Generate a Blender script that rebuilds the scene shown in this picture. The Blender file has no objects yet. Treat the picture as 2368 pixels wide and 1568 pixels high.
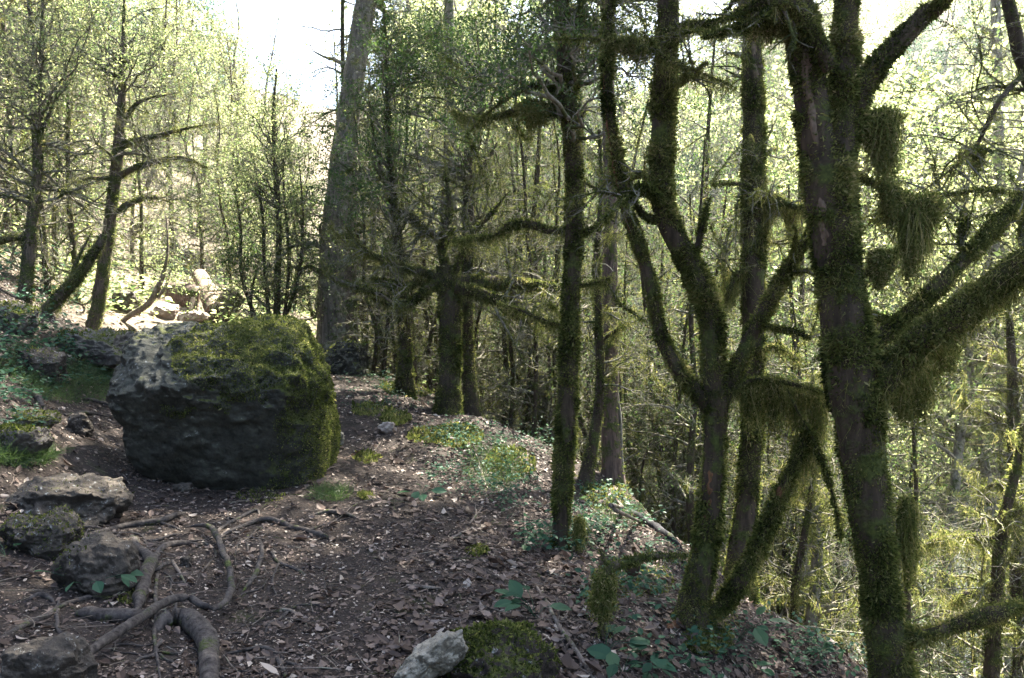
import bpy, math, random
import numpy as np

# ------------------------------------------------------------------ camera, sky, sun, exposure
scene = bpy.context.scene
col = scene.collection
rng = np.random.default_rng(11)
PITCH = -2.0
EYE = 1.6
W, H, LENS = 2368.0, 1568.0, 28.0
F = LENS / 36.0 * W
cam = bpy.data.cameras.new("camera")
cam.lens = LENS; cam.sensor_width = 36.0; cam.clip_end = 2000; cam.clip_start = 0.05
camo = bpy.data.objects.new("camera", cam); col.objects.link(camo)
camo.location = (0, 0, EYE)
camo.rotation_euler = (math.radians(90 + PITCH), 0, 0)
scene.camera = camo

SUN_EL, SUN_AZ = 56.0, 28.0        # azimuth measured from +Y (ahead of the camera) towards +X
world = bpy.data.worlds.new("World"); scene.world = world
world.use_nodes = True
wn = world.node_tree.nodes; wl = world.node_tree.links
sky = wn.new("ShaderNodeTexSky"); sky.sky_type = 'NISHITA'; sky.sun_disc = False
sky.sun_elevation = math.radians(SUN_EL); sky.sun_rotation = math.radians(SUN_AZ)
sky.air_density = 1.0; sky.dust_density = 2.5; sky.ozone_density = 1.0
bg = next(n for n in wn if n.type == 'BACKGROUND')
bg.inputs[1].default_value = 0.05
wl.new(sky.outputs[0], bg.inputs[0])
sun = bpy.data.lights.new("sun", 'SUN'); sun.energy = 5.0; sun.angle = math.radians(0.5); sun.color = (1.0, 0.93, 0.80)
suno = bpy.data.objects.new("sun", sun); col.objects.link(suno)
suno.rotation_euler = (math.radians(90 - SUN_EL), 0, math.radians(180 - SUN_AZ + 0) )
suno.location = (0, 0, 40)
scene.view_settings.view_transform = 'Standard'
scene.view_settings.look = 'None'
scene.view_settings.exposure = 3.9
scene.view_settings.gamma = 1.0
scene.render.film_transparent = False
cy = scene.cycles
cy.max_bounces = 7; cy.diffuse_bounces = 3; cy.glossy_bounces = 2; cy.transmission_bounces = 4; cy.transparent_max_bounces = 4
cy.volume_bounces = 0
cy.use_denoising = True
cy.caustics_reflective = False; cy.caustics_refractive = False
cy.sample_clamp_indirect = 6.0

SUND = np.array([math.sin(math.radians(SUN_AZ)) * math.cos(math.radians(SUN_EL)),
                 math.cos(math.radians(SUN_AZ)) * math.cos(math.radians(SUN_EL)),
                 math.sin(math.radians(SUN_EL))])
from mathutils import Vector
suno.rotation_euler = Vector(SUND).to_track_quat('Z', 'Y').to_euler()

# ------------------------------------------------------------------ small maths
def norm(v):
    return v / np.maximum(np.linalg.norm(v, axis=-1, keepdims=True), 1e-9)

_c, _s = math.cos(math.radians(PITCH)), math.sin(math.radians(PITCH))
def P(px, py, d):
    """a point seen at photo position px,py (2368 x 1568 units) at depth d metres"""
    X = (np.asarray(px, float) - W / 2) / F; Y = (H / 2 - np.asarray(py, float)) / F
    d = np.asarray(d, float)
    return np.stack([X * d, d * (_c - Y * _s), EYE + d * (_s + Y * _c)], -1)

def proj(p):
    p = np.asarray(p, float); q = p - np.array([0, 0, EYE])
    d = q[..., 1] * _c + q[..., 2] * _s
    y = -q[..., 1] * _s + q[..., 2] * _c
    return W / 2 + F * q[..., 0] / d, H / 2 - F * y / d, d

def _h3(i, j, k, seed):
    n = (i * 374761393 + j * 668265263 + k * 1274126177 + seed * 974634777) & 0xffffffff
    n = ((n ^ (n >> 13)) * 1103515245) & 0xffffffff
    n = ((n ^ (n >> 16)) * 2246822519) & 0xffffffff
    return ((n ^ (n >> 15)) & 0xffff) / 65535.0 * 2 - 1

def vnoise(p, seed=0):
    p = np.asarray(p, float); f = np.floor(p).astype(np.int64); t = p - f
    t = t * t * (3 - 2 * t); r = 0
    for a in (0, 1):
        for b in (0, 1):
            for c in (0, 1):
                w = (t[..., 0] if a else 1 - t[..., 0]) * (t[..., 1] if b else 1 - t[..., 1]) * (t[..., 2] if c else 1 - t[..., 2])
                r = r + w * _h3(f[..., 0] + a, f[..., 1] + b, f[..., 2] + c, seed)
    return r

def fbm(p, octaves=4, seed=0, gain=0.5, ridged=False):
    a, r, s = 1.0, 0, 0
    p = np.asarray(p, float)
    for o in range(octaves):
        v = vnoise(p, seed + o * 17)
        if ridged: v = 1 - 2 * np.abs(v)
        r = r + a * v; s += a; a *= gain; p = p * 2.03 + 3.1
    return r / s

# ------------------------------------------------------------------ terrain
_ctl = []
for px, py, d in [
    (0,1568,2.75),(500,1568,3.05),(1000,1568,3.25),(1500,1568,3.6),(1800,1568,3.9),
    (100,1400,3.6),(400,1420,3.7),(800,1400,3.9),(1200,1420,3.9),(1500,1450,4.1),
    (60,1230,4.5),(250,1300,4.3),(600,1300,4.6),(900,1250,5.0),(1200,1280,4.9),(1450,1330,5.0),(1640,1400,5.0),
    (0,1000,5.6),(150,1000,6.4),(100,1130,5.2),(350,1100,6.3),(560,1130,6.2),(770,1120,6.3),(1000,1120,6.6),(1200,1150,6.4),(1400,1190,6.6),(1590,1290,6.2),
    (280,900,8.8),(850,950,9.0),(1000,955,9.3),(1180,1000,9.1),(1280,1055,8.8),(1440,1145,8.2),(1700,1400,5.3),(1900,1500,4.5),
    (870,870,12.5),(960,905,11.3),(790,850,14),(300,800,11.5),(220,765,10.0),(60,690,11.5),(0,760,8.2),(120,800,8.6),
    (400,745,15.5),(450,715,18.5),(455,660,24),(200,660,16),(0,600,18),(560,720,17),(640,715,17)]:
    _ctl.append(P(px, py, d))
_ctl += [np.array(a, float) for a in [
    (0,-1,0.1),(-2,-1,.9),(3,-1,-1.0),(2.2,1.5,-.45),(-2,1.5,.55),(0,1.5,.05),(3.6,3.0,-1.9),(3.2,4.6,-1.9),(3.0,6.5,-2.4),(2.6,8.5,-2.6),(2.0,11,-2.5),(0.6,12.5,-1.0),(-.8,15,-.6),(-2.8,18,.2),
    (6,8,-5),(6,2,-4.5),(10,5,-7),(5,15,-5.5),(2,18,-4.5),(-1,22,-3),(-4,26,-1.5),(3,28,-7.5),(10,20,-8.8),(15,10,-9.3),(18,24,-10.2),(24,12,-10.5),(20,34,-10.6),(12,30,-9.6),(8,40,-9.8),(14,44,-10.6),(2,50,-7),
    (30,20,-10.6),(28,42,-9.0),(22,50,-8.5),(36,30,-8.5),(8,55,-9.5),(40,48,2),(30,62,5),(14,72,2),(0,80,2),(55,60,18),(40,85,24),(15,95,14),(-8,100,7),(60,30,10),(70,90,45),(40,120,45),(0,130,20),(60,0,3),
    (-7,20,2.2),(-10,26,3.6),(-8,40,3.5),(-14,60,5.5),(-22,90,12),(-12,14,5.2),(-16,25,7.0),(-20,34,11),(-26,44,16),(-40,60,28),(-20,12,10),(-30,25,17),(-45,35,28),(-40,10,22),(-12,2,5.5),(-25,0,13),(-10,-12,5),(0,-14,-.5),(12,-12,-8),(30,-12,-9),(-35,-12,18),(-60,20,36),(-60,80,42),(-35,110,30),(0,160,35),(70,140,60),(-60,140,45),(90,60,45),(90,-20,12)]]
_ctl = np.array(_ctl)
_CR = 0.8
def _phi(a, b):
    return -np.sqrt(((a[:, None, :] - b[None]) ** 2).sum(-1) + _CR ** 2)
_A = _phi(_ctl[:, :2], _ctl[:, :2]); _n = len(_ctl)
_Q = np.concatenate([np.ones((_n, 1)), _ctl[:, :2]], 1)
_M = np.block([[_A - 0.02 * np.eye(_n), _Q], [_Q.T, np.zeros((3, 3))]])
_wt = np.linalg.solve(_M, np.concatenate([_ctl[:, 2], np.zeros(3)]))
def hz(x, y, detail=True):
    x = np.asarray(x, float); y = np.asarray(y, float); sh = x.shape
    q = np.stack([x.ravel(), y.ravel()], -1); out = np.empty(len(q))
    for i in range(0, len(q), 20000):
        b = q[i:i + 20000]
        out[i:i + 20000] = _phi(b, _ctl[:, :2]) @ _wt[:_n] + _wt[_n] + b @ _wt[_n + 1:]
    if detail:
        r = np.hypot(q[:, 0], q[:, 1])
        p3 = np.stack([q[:, 0], q[:, 1], q[:, 0] * 0], -1)
        out = out + 0.035 * fbm(p3 * 1.3, 3, 5) * np.clip(r / 3, .4, 4) + .018 * fbm(p3 * 5, 2, 9)
    return out.reshape(sh)
def axis(lo, hi, c, n):
    """grid lines packed closely round c"""
    u = np.linspace(-1, 1, n); k = 4.2
    s = np.sinh(k * u) / math.sinh(k)
    return np.where(s < 0, c + s * (c - lo), c + s * (hi - c))
gx = axis(-62, 92, 0.0, 470); gy = axis(-22, 165, 5.5, 470)
GX, GY = np.meshgrid(gx, gy); GZ = hz(GX, GY)
def hf(x, y):
    """height of the ground sheet, read from its own grid"""
    x = np.asarray(x, float); y = np.asarray(y, float)
    i = np.clip(np.searchsorted(gx, x) - 1, 0, len(gx) - 2); j = np.clip(np.searchsorted(gy, y) - 1, 0, len(gy) - 2)
    u = np.clip((x - gx[i]) / (gx[i + 1] - gx[i]), 0, 1); v = np.clip((y - gy[j]) / (gy[j + 1] - gy[j]), 0, 1)
    return (GZ[j, i] * (1 - u) + GZ[j, i + 1] * u) * (1 - v) + (GZ[j + 1, i] * (1 - u) + GZ[j + 1, i + 1] * u) * v
def on(x, y, dz=0.0):
    x = np.asarray(x, float); y = np.asarray(y, float)
    return np.stack([x, y, hf(x, y) + dz], -1)
_D = np.concatenate([np.linspace(2.2, 12, 160), np.linspace(12.1, 70, 140)])
def ground(px, py, detail=False):
    """where the sight line through a photo position meets the terrain: points, depths"""
    px = np.atleast_1d(np.asarray(px, float)); py = np.atleast_1d(np.asarray(py, float))
    p = P(px[:, None], py[:, None], _D[None])
    gr_ = hf(p[..., 0], p[..., 1]); below = p[..., 2] < gr_
    i = np.where(below.any(1), below.argmax(1), len(_D) - 1); i = np.maximum(i, 1)
    k = np.arange(len(px))
    g = gr_
    a = p[k, i - 1, 2] - g[k, i - 1]; b = p[k, i, 2] - g[k, i]
    t = np.clip(a / np.where(np.abs(a - b) < 1e-9, 1, a - b), 0, 1)
    d = _D[i - 1] + t * (_D[i] - _D[i - 1])
    return P(px, py, d), d
def gd(px, py):
    return float(ground(px, py)[1][0])

# ------------------------------------------------------------------ materials
def new_mat(name):
    m = bpy.data.materials.new(name); m.use_nodes = True
    nt = m.node_tree; nt.nodes.clear()
    return m, nt
def N(nt, kind, **kw):
    n = nt.nodes.new(kind)
    for k, v in kw.items(): setattr(n, k, v)
    return n
def ramp(nt, fac, stops, interp='LINEAR'):
    r = N(nt, 'ShaderNodeValToRGB'); r.color_ramp.interpolation = interp
    el = r.color_ramp.elements
    while len(el) < len(stops): el.new(0.5)
    for e, (p, c) in zip(el, stops):
        e.position = p; e.color = (*c, 1) if len(c) == 3 else c
    nt.links.new(fac, r.inputs[0]); return r.outputs[0]
def noise(nt, vec, scale, detail=4, rough=0.6, dist=0.0):
    n = N(nt, 'ShaderNodeTexNoise'); n.inputs['Scale'].default_value = scale; n.inputs['Detail'].default_value = detail
    n.inputs['Roughness'].default_value = rough; n.inputs['Distortion'].default_value = dist
    nt.links.new(vec, n.inputs['Vector']); return n.outputs['Fac']
def math2(nt, op, a, b):
    n = N(nt, 'ShaderNodeMath', operation=op)
    for i, v in enumerate((a, b)):
        if isinstance(v, (int, float)): n.inputs[i].default_value = v
        else: nt.links.new(v, n.inputs[i])
    return n.outputs[0]
def mixc(nt, f, a, b):
    n = N(nt, 'ShaderNodeMix', data_type='RGBA')
    for i, v in zip((0, 6, 7), (f, a, b)):
        if isinstance(v, (int, float)): n.inputs[i].default_value = v
        elif isinstance(v, tuple): n.inputs[i].default_value = (*v, 1)
        else: nt.links.new(v, n.inputs[i])
    return n.outputs[2]
def bump(nt, h, strength, dist):
    b = N(nt, 'ShaderNodeBump'); b.inputs['Strength'].default_value = strength; b.inputs['Distance'].default_value = dist
    nt.links.new(h, b.inputs['Height']); return b.outputs[0]
def out(nt, sh):
    o = N(nt, 'ShaderNodeOutputMaterial'); nt.links.new(sh, o.inputs[0])
def princ(nt, colr, rough=0.8, spec=0.3, normal=None):
    p = N(nt, 'ShaderNodeBsdfPrincipled')
    if isinstance(colr, tuple): p.inputs['Base Color'].default_value = (*colr, 1)
    else: nt.links.new(colr, p.inputs['Base Color'])
    p.inputs['Roughness'].default_value = rough; p.inputs['Specular IOR Level'].default_value = spec
    if normal is not None: nt.links.new(normal, p.inputs['Normal'])
    return p.outputs[0]
def attr(nt, name='rnd'):
    a = N(nt, 'ShaderNodeAttribute'); a.attribute_name = name; return a.outputs['Fac']
def objc(nt):
    return N(nt, 'ShaderNodeTexCoord').outputs['Object']
def geo_pos(nt):
    return N(nt, 'ShaderNodeNewGeometry').outputs['Position']
def upz(nt):
    s = N(nt, 'ShaderNodeSeparateXYZ'); nt.links.new(N(nt, 'ShaderNodeNewGeometry').outputs['Normal'], s.inputs[0]); return s.outputs[2]

def leaf_mat(name, stops, trans=0.5, gloss=0.10, rough=0.35, tint=1.25):
    m, nt = new_mat(name)
    c = ramp(nt, attr(nt), stops)
    d = N(nt, 'ShaderNodeBsdfDiffuse'); t = N(nt, 'ShaderNodeBsdfTranslucent'); g = N(nt, 'ShaderNodeBsdfGlossy')
    nt.links.new(c, d.inputs[0])
    tc = ramp(nt, attr(nt), [(p, (min(1, k[0] * 1.75 * tint), min(1, k[1] * 1.6 * tint), k[2] * 1.5 * tint)) for p, k in stops])
    nt.links.new(tc, t.inputs[0])
    g.inputs['Roughness'].default_value = rough
    a = N(nt, 'ShaderNodeMixShader'); a.inputs[0].default_value = trans
    nt.links.new(d.outputs[0], a.inputs[1]); nt.links.new(t.outputs[0], a.inputs[2])
    fr = N(nt, 'ShaderNodeLayerWeight'); fr.inputs[0].default_value = .5
    fc = math2(nt, 'POWER', fr.outputs['Facing'], 4)
    b = N(nt, 'ShaderNodeMixShader'); nt.links.new(math2(nt, 'ADD', math2(nt, 'MULTIPLY', fc, gloss * 2), gloss * .35), b.inputs[0])
    nt.links.new(a.outputs[0], b.inputs[1]); nt.links.new(g.outputs[0], b.inputs[2])
    out(nt, b.outputs[0]); return m

def bark_mat(name, dark, light, moss_amt, scale=1.0, lichen=0.0, zs=.16):
    m, nt = new_mat(name)
    co = objc(nt)
    mp = N(nt, 'ShaderNodeMapping'); mp.inputs['Scale'].default_value = (1, 1, zs); nt.links.new(co, mp.inputs[0])
    f1 = noise(nt, mp.outputs[0], 38 * scale, 5, .65)
    c = ramp(nt, f1, [(0.32, dark), (0.7, light)])
    if lichen > 0:
        l = ramp(nt, noise(nt, co, 9, 4, .7), [(0.60 - .12 * lichen, (0, 0, 0)), (0.70, (1, 1, 1))])
        c = mixc(nt, math2(nt, 'MULTIPLY', l, .8), c, (.27, .28, .22))
    ms = noise(nt, co, 5.5, 5, .7)
    mc = ramp(nt, noise(nt, co, 60, 3, .7), [(0.3, (.016, .024, .006)), (.75, (.075, .09, .022))])
    mk = ramp(nt, ms, [(max(0.02, .60 - .5 * moss_amt), (0, 0, 0)), (max(.06, .68 - .5 * moss_amt), (1, 1, 1))])
    c = mixc(nt, mk, c, mc)
    bp = bump(nt, math2(nt, 'ADD', f1, math2(nt, 'MULTIPLY', mk, .6)), .7, .012)
    out(nt, princ(nt, c, .9, .2, bp)); return m

def moss_mat():
    m, nt = new_mat("moss_fronds")
    stops = [(0, (.014, .021, .007)), (.25, (.040, .055, .016)), (.55, (.102, .122, .036)), (.85, (.195, .192, .075)), (1, (.29, .26, .14))]
    c = ramp(nt, attr(nt), stops)
    d = N(nt, 'ShaderNodeBsdfDiffuse'); t = N(nt, 'ShaderNodeBsdfTranslucent')
    nt.links.new(c, d.inputs[0])
    nt.links.new(ramp(nt, attr(nt), [(p, (k[0] * 1.65, k[1] * 1.6, k[2] * 1.3)) for p, k in stops]), t.inputs[0])
    a = N(nt, 'ShaderNodeMixShader'); a.inputs[0].default_value = .45
    nt.links.new(d.outputs[0], a.inputs[1]); nt.links.new(t.outputs[0], a.inputs[2]); out(nt, a.outputs[0]); return m

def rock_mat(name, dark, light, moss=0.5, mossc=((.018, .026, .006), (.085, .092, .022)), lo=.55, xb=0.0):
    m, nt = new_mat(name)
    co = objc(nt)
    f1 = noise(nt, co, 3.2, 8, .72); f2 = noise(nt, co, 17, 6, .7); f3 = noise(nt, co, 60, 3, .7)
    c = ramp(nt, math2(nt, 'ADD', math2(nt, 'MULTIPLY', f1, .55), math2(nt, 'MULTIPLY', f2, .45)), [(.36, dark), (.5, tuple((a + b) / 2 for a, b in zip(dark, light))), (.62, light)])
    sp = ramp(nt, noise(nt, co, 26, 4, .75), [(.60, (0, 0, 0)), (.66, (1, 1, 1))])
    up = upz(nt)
    lk = ramp(nt, math2(nt, 'ADD', math2(nt, 'MULTIPLY', up, .5), math2(nt, 'MULTIPLY', noise(nt, co, 5, 6, .75), 1.0)), [(.50, (0, 0, 0)), (.72, (1, 1, 1))])  # lichen pales upward faces; the boulder's dark lower face stands in for shade
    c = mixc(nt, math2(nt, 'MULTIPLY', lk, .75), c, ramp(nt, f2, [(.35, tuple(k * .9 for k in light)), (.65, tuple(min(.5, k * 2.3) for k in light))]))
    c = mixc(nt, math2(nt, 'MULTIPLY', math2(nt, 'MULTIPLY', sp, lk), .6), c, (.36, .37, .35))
    k = math2(nt, 'ADD', math2(nt, 'MULTIPLY', up, .22), math2(nt, 'ADD', math2(nt, 'MULTIPLY', noise(nt, co, 2.3, 6, .7), .8), math2(nt, 'MULTIPLY', f2, .2)))
    if xb:
        sx = N(nt, 'ShaderNodeSeparateXYZ'); nt.links.new(co, sx.inputs[0])
        mr = N(nt, 'ShaderNodeMapRange'); mr.inputs[1].default_value = -.8; mr.inputs[2].default_value = 1.1; mr.inputs[3].default_value = -.08; mr.inputs[4].default_value = xb
        nt.links.new(sx.outputs[0], mr.inputs[0]); k = math2(nt, 'ADD', k, mr.outputs[0])
    mk = ramp(nt, k, [(lo + .33 - .4 * moss, (0, 0, 0)), (lo + .40 - .4 * moss, (1, 1, 1))])
    c = mixc(nt, mk, c, ramp(nt, f3, [(.3, mossc[0]), (.7, mossc[1])]))
    bp = bump(nt, math2(nt, 'ADD', math2(nt, 'ADD', f2, math2(nt, 'MULTIPLY', f1, 1.2)), math2(nt, 'MULTIPLY', f3, .25)), .9, .03)
    out(nt, princ(nt, c, .88, .25, bp)); return m

M = {}
M['moss'] = moss_mat()
M['bark_dark'] = bark_mat("mossy_dark_bark", (.016, .012, .009), (.062, .046, .032), .20)
M['bark_mid'] = bark_mat("brown_bark", (.035, .026, .02), (.13, .10, .075), .25)
M['bark_grey'] = bark_mat("grey_lichen_bark", (.055, .05, .045), (.19, .175, .155), .12, .8, 1.0)
M['bark_conifer'] = bark_mat("furrowed_grey_brown_bark", (.032, .027, .022), (.175, .155, .13), .12, .55, .5, .12)
M['bark_red'] = bark_mat("red_brown_bark", (.04, .028, .023), (.13, .093, .078), .2)
M['bare'] = bark_mat("bare_wood", (.05, .036, .027), (.17, .125, .098), .2)
M['twig'] = bark_mat("dead_twigs", (.06, .054, .042), (.21, .19, .155), .22, 1.0, .8)
M['root'] = bark_mat("root_bark", (.012, .010, .0095), (.088, .076, .069), .06, .9, 0.0, .9)
M['stick'] = bark_mat("stick_bark", (.07, .055, .045), (.20, .165, .14), .1, 1.0, .4)
M['charred'] = bark_mat("charred_wood", (.008, .008, .009), (.03, .03, .034), .02)
M['log'] = bark_mat("log_bark", (.09, .065, .048), (.22, .17, .13), .12)
M['rotten'] = bark_mat("rotten_red_wood", (.05, .024, .012), (.17, .085, .045), .15)
M['cut'] = bark_mat("cut_wood", (.11, .065, .045), (.2, .13, .09), 0, .6)
M['box'] = leaf_mat("boxwood_leaves", [(0, (.014, .032, .011)), (.5, (.03, .06, .018)), (.9, (.06, .10, .024)), (1, (.10, .12, .03))], .45, .03, .5)
M['lime'] = leaf_mat("maple_leaves", [(0, (.045, .082, .029)), (.5, (.125, .168, .070)), (1, (.275, .295, .16))], .55, .0)
M['herb'] = leaf_mat("herb_leaves", [(0, (.014, .040, .022)), (.6, (.028, .074, .042)), (1, (.06, .105, .05))], .25, .03, .45)
M['grass'] = leaf_mat("grass_blades", [(0, (.02, .045, .015)), (1, (.06, .10, .03))], .4, .06)
M['litter'] = leaf_mat("dead_leaves", [(0, (.014, .0105, .009)), (.4, (.046, .032, .026)), (.7, (.105, .077, .063)), (.93, (.20, .158, .135)), (1, (.32, .275, .235))], .12, .04, .5, .8)
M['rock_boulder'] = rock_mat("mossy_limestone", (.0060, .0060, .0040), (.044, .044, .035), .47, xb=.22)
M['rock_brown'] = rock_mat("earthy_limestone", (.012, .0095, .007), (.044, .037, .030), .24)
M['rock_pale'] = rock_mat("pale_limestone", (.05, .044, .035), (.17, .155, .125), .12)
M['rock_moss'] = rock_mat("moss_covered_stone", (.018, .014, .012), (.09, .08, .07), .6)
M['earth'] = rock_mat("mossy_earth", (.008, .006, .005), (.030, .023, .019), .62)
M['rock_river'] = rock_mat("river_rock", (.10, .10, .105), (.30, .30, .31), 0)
M['rock_pink'] = rock_mat("pink_stone", (.09, .07, .06), (.24, .195, .17), .05)  # pink is the stone's own colour

def ground_mat():
    m, nt = new_mat("forest_soil")
    co = geo_pos(nt)
    big = noise(nt, co, .8, 5, .6); mid = noise(nt, co, 6, 6, .7); fine = noise(nt, co, 55, 4, .7)
    soil = ramp(nt, math2(nt, 'ADD', math2(nt, 'MULTIPLY', mid, .5), math2(nt, 'MULTIPLY', fine, .5)), [(.36, (.010, .0076, .0063)), (.5, (.025, .019, .0158)), (.66, (.050, .039, .033))])
    v = N(nt, 'ShaderNodeTexVoronoi'); v.inputs['Scale'].default_value = 70; nt.links.new(co, v.inputs['Vector'])
    s = N(nt, 'ShaderNodeSeparateColor'); nt.links.new(v.outputs['Color'], s.inputs[0])
    chip = math2(nt, 'MULTIPLY', ramp(nt, s.outputs[0], [(.80, (0, 0, 0)), (.84, (1, 1, 1))]), ramp(nt, v.outputs['Distance'], [(.28, (1, 1, 1)), (.36, (0, 0, 0))]))
    c = mixc(nt, chip, soil, ramp(nt, s.outputs[1], [(0, (.05, .04, .034)), (1, (.15, .125, .108))]))
    mk = ramp(nt, noise(nt, co, 1.7, 6, .72), [(.60, (0, 0, 0)), (.68, (1, 1, 1))])
    # moss only on the banks, not on the walked path
    c = mixc(nt, math2(nt, 'MULTIPLY', mk, .55), c, ramp(nt, fine, [(.3, (.02, .028, .007)), (.7, (.06, .07, .016))]))
    sx = N(nt, 'ShaderNodeSeparateXYZ'); nt.links.new(co, sx.inputs[0])
    dry = ramp(nt, noise(nt, co, 9, 6, .75), [(.3, (.035, .03, .02)), (.5, (.105, .085, .06)), (.7, (.22, .18, .135))])    # dry leaves lie thick on the far slopes
    ff = N(nt, 'ShaderNodeMapRange'); ff.inputs[1].default_value = 11; ff.inputs[2].default_value = 15; nt.links.new(math2(nt, 'ADD', sx.outputs[1], math2(nt, 'MULTIPLY', big, 2)), ff.inputs[0])
    c = mixc(nt, ff.outputs[0], c, dry)
    gr = N(nt, 'ShaderNodeMapRange'); gr.inputs[1].default_value = -8.4; gr.inputs[2].default_value = -9.2; nt.links.new(math2(nt, 'ADD', sx.outputs[2], math2(nt, 'MULTIPLY', mid, .5)), gr.inputs[0])
    c = mixc(nt, gr.outputs[0], c, ramp(nt, noise(nt, co, 14, 5, .8), [(.3, (.07, .065, .06)), (.7, (.24, .225, .205))]))            # river gravel
    bp = bump(nt, math2(nt, 'ADD', math2(nt, 'MULTIPLY', mid, 2), math2(nt, 'ADD', fine, chip)), .8, .02)
    out(nt, princ(nt, c, .92, .2, bp)); return m
M['ground'] = ground_mat()

def water_mat():
    m, nt = new_mat("river_water")
    co = geo_pos(nt)
    bp = bump(nt, noise(nt, co, 2.2, 4, .6), .12, .03)
    out(nt, princ(nt, (.085, .095, .10), .10, .35, bp)); return m
M['water'] = water_mat()

# ------------------------------------------------------------------ mesh buffers
class Buf:
    def __init__(s): s.v = []; s.q = []; s.t = []; s.r = []; s.mq = []; s.mt = []; s.n = 0
    def add(s, v, q=None, t=None, rnd=0.5, mat=0):
        v = np.asarray(v, float).reshape(-1, 3)
        s.v.append(v); s.r.append(np.broadcast_to(np.asarray(rnd, float), (len(v),)).copy())
        if q is not None and len(q): q = np.asarray(q).reshape(-1, 4); s.q.append(q + s.n); s.mq.append(np.full(len(q), mat))
        if t is not None and len(t): t = np.asarray(t).reshape(-1, 3); s.t.append(t + s.n); s.mt.append(np.full(len(t), mat))
        s.n += len(v)
    def mesh(s, name, mats, origin=(0, 0, 0), smooth=True):
        v = np.concatenate(s.v) - np.asarray(origin, float)
        q = np.concatenate(s.q) if s.q else np.zeros((0, 4), int); t = np.concatenate(s.t) if s.t else np.zeros((0, 3), int)
        me = bpy.data.meshes.new(name)
        me.vertices.add(len(v)); me.vertices.foreach_set("co", v.astype(np.float32).ravel())
        loops = np.concatenate([q.ravel(), t.ravel()]).astype(np.int32)
        me.loops.add(len(loops)); me.loops.foreach_set("vertex_index", loops)
        me.polygons.add(len(q) + len(t))
        ls = np.concatenate([np.arange(len(q)) * 4, len(q) * 4 + np.arange(len(t)) * 3]).astype(np.int32)
        me.polygons.foreach_set("loop_start", ls)
        for m in mats: me.materials.append(m)
        mi = np.concatenate((s.mq + s.mt) or [np.zeros(0)]).astype(np.int32)
        me.polygons.foreach_set("material_index", mi)
        me.polygons.foreach_set("use_smooth", np.full(len(mi), smooth))
        a = me.attributes.new("rnd", 'FLOAT', 'POINT'); a.data.foreach_set("value", np.concatenate(s.r).astype(np.float32))
        me.update(calc_edges=True); me.validate()
        return me
    def build(s, name, mats, parent=None, origin=(0, 0, 0), smooth=True):
        if not isinstance(mats, (list, tuple)): mats = [mats]
        o = bpy.data.objects.new(name, s.mesh(name, mats, origin, smooth)); col.objects.link(o)
        if parent is not None: o.parent = parent
        else: o.location = origin
        return o

def tag(o, label, cat, group=None):
    o['label'] = label; o['category'] = cat
    if group: o['group'] = group
    return o
def thing(name, label, cat, loc, group=None):
    o = bpy.data.objects.new(name, None); col.objects.link(o); o.location = loc; o.empty_display_size = .2
    return tag(o, label, cat, group)
def kind(o, k): o['kind'] = k; return o

# ------------------------------------------------------------------ shapes
def resample(path, rad, n):
    """Catmull-Rom through path, n points evenly spread along it"""
    path = np.asarray(path, float); rad = np.asarray(rad, float); k = len(path)
    if k == 2: path = np.stack([path[0], path.mean(0), path[1]]); rad = np.array([rad[0], rad.mean(), rad[1]]); k = 3
    e = np.concatenate([[2 * path[0] - path[1]], path, [2 * path[-1] - path[-2]]])
    t = np.linspace(0, k - 1, n * 4); i = np.minimum(t.astype(int), k - 2); u = (t - i)[:, None]
    p0, p1, p2, p3 = e[i], e[i + 1], e[i + 2], e[i + 3]
    c = .5 * (2 * p1 + (p2 - p0) * u + (2 * p0 - 5 * p1 + 4 * p2 - p3) * u ** 2 + (3 * p1 - p0 - 3 * p2 + p3) * u ** 3)
    r = np.interp(t, np.arange(k), rad)
    L = np.concatenate([[0], np.cumsum(np.linalg.norm(np.diff(c, axis=0), axis=1))])
    s = np.linspace(0, L[-1], n)
    return np.stack([np.interp(s, L, c[:, a]) for a in range(3)], -1), np.interp(s, L, r)

def tubes(buf, paths, radii, sides=6, rnd=None, mat=0, lump=0.0, freq=6.0, seed=0, flute=0.0):
    paths = np.asarray(paths, float); radii = np.asarray(radii, float)
    T, n, _ = paths.shape
    tan = norm(np.gradient(paths, axis=1))
    ch = norm(paths[:, -1] - paths[:, 0])
    ref = np.cross(ch, np.where(np.abs(ch[:, 2:3]) < .8, np.array([[0, 0, 1.0]]), np.array([[1.0, 0, 0]])))
    ref = norm(ref)[:, None, :]
    v = norm(np.cross(tan, ref)); u = np.cross(v, tan)
    a = np.arange(sides) / sides * 2 * np.pi
    nr = u[:, :, None] * np.cos(a)[None, None, :, None] + v[:, :, None] * np.sin(a)[None, None, :, None]
    r = radii[:, :, None].repeat(sides, 2)
    if lump > 0:
        pp = paths[:, :, None] + nr * r[..., None]
        k = 1 + lump * fbm(pp * freq, 3, seed) * 1.6
        if flute > 0: k = k + flute * np.sin(a * 4 + seed)[None, None] * np.linspace(1, .1, n)[None, :, None]
        r = r * np.maximum(k, .35)
    pts = paths[:, :, None] + nr * r[..., None]
    base = (np.arange(T) * n * sides)[:, None, None]
    i = (np.arange(n - 1) * sides)[None, :, None]; j = np.arange(sides)[None, None, :]; j2 = (j + 1) % sides
    q = np.stack([base + i + j, base + i + j2, base + i + sides + j2, base + i + sides + j], -1).reshape(-1, 4)
    if rnd is None: rnd = rng.random(T)
    buf.add(pts, q, rnd=np.repeat(np.asarray(rnd, float), n * sides), mat=mat)
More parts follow.
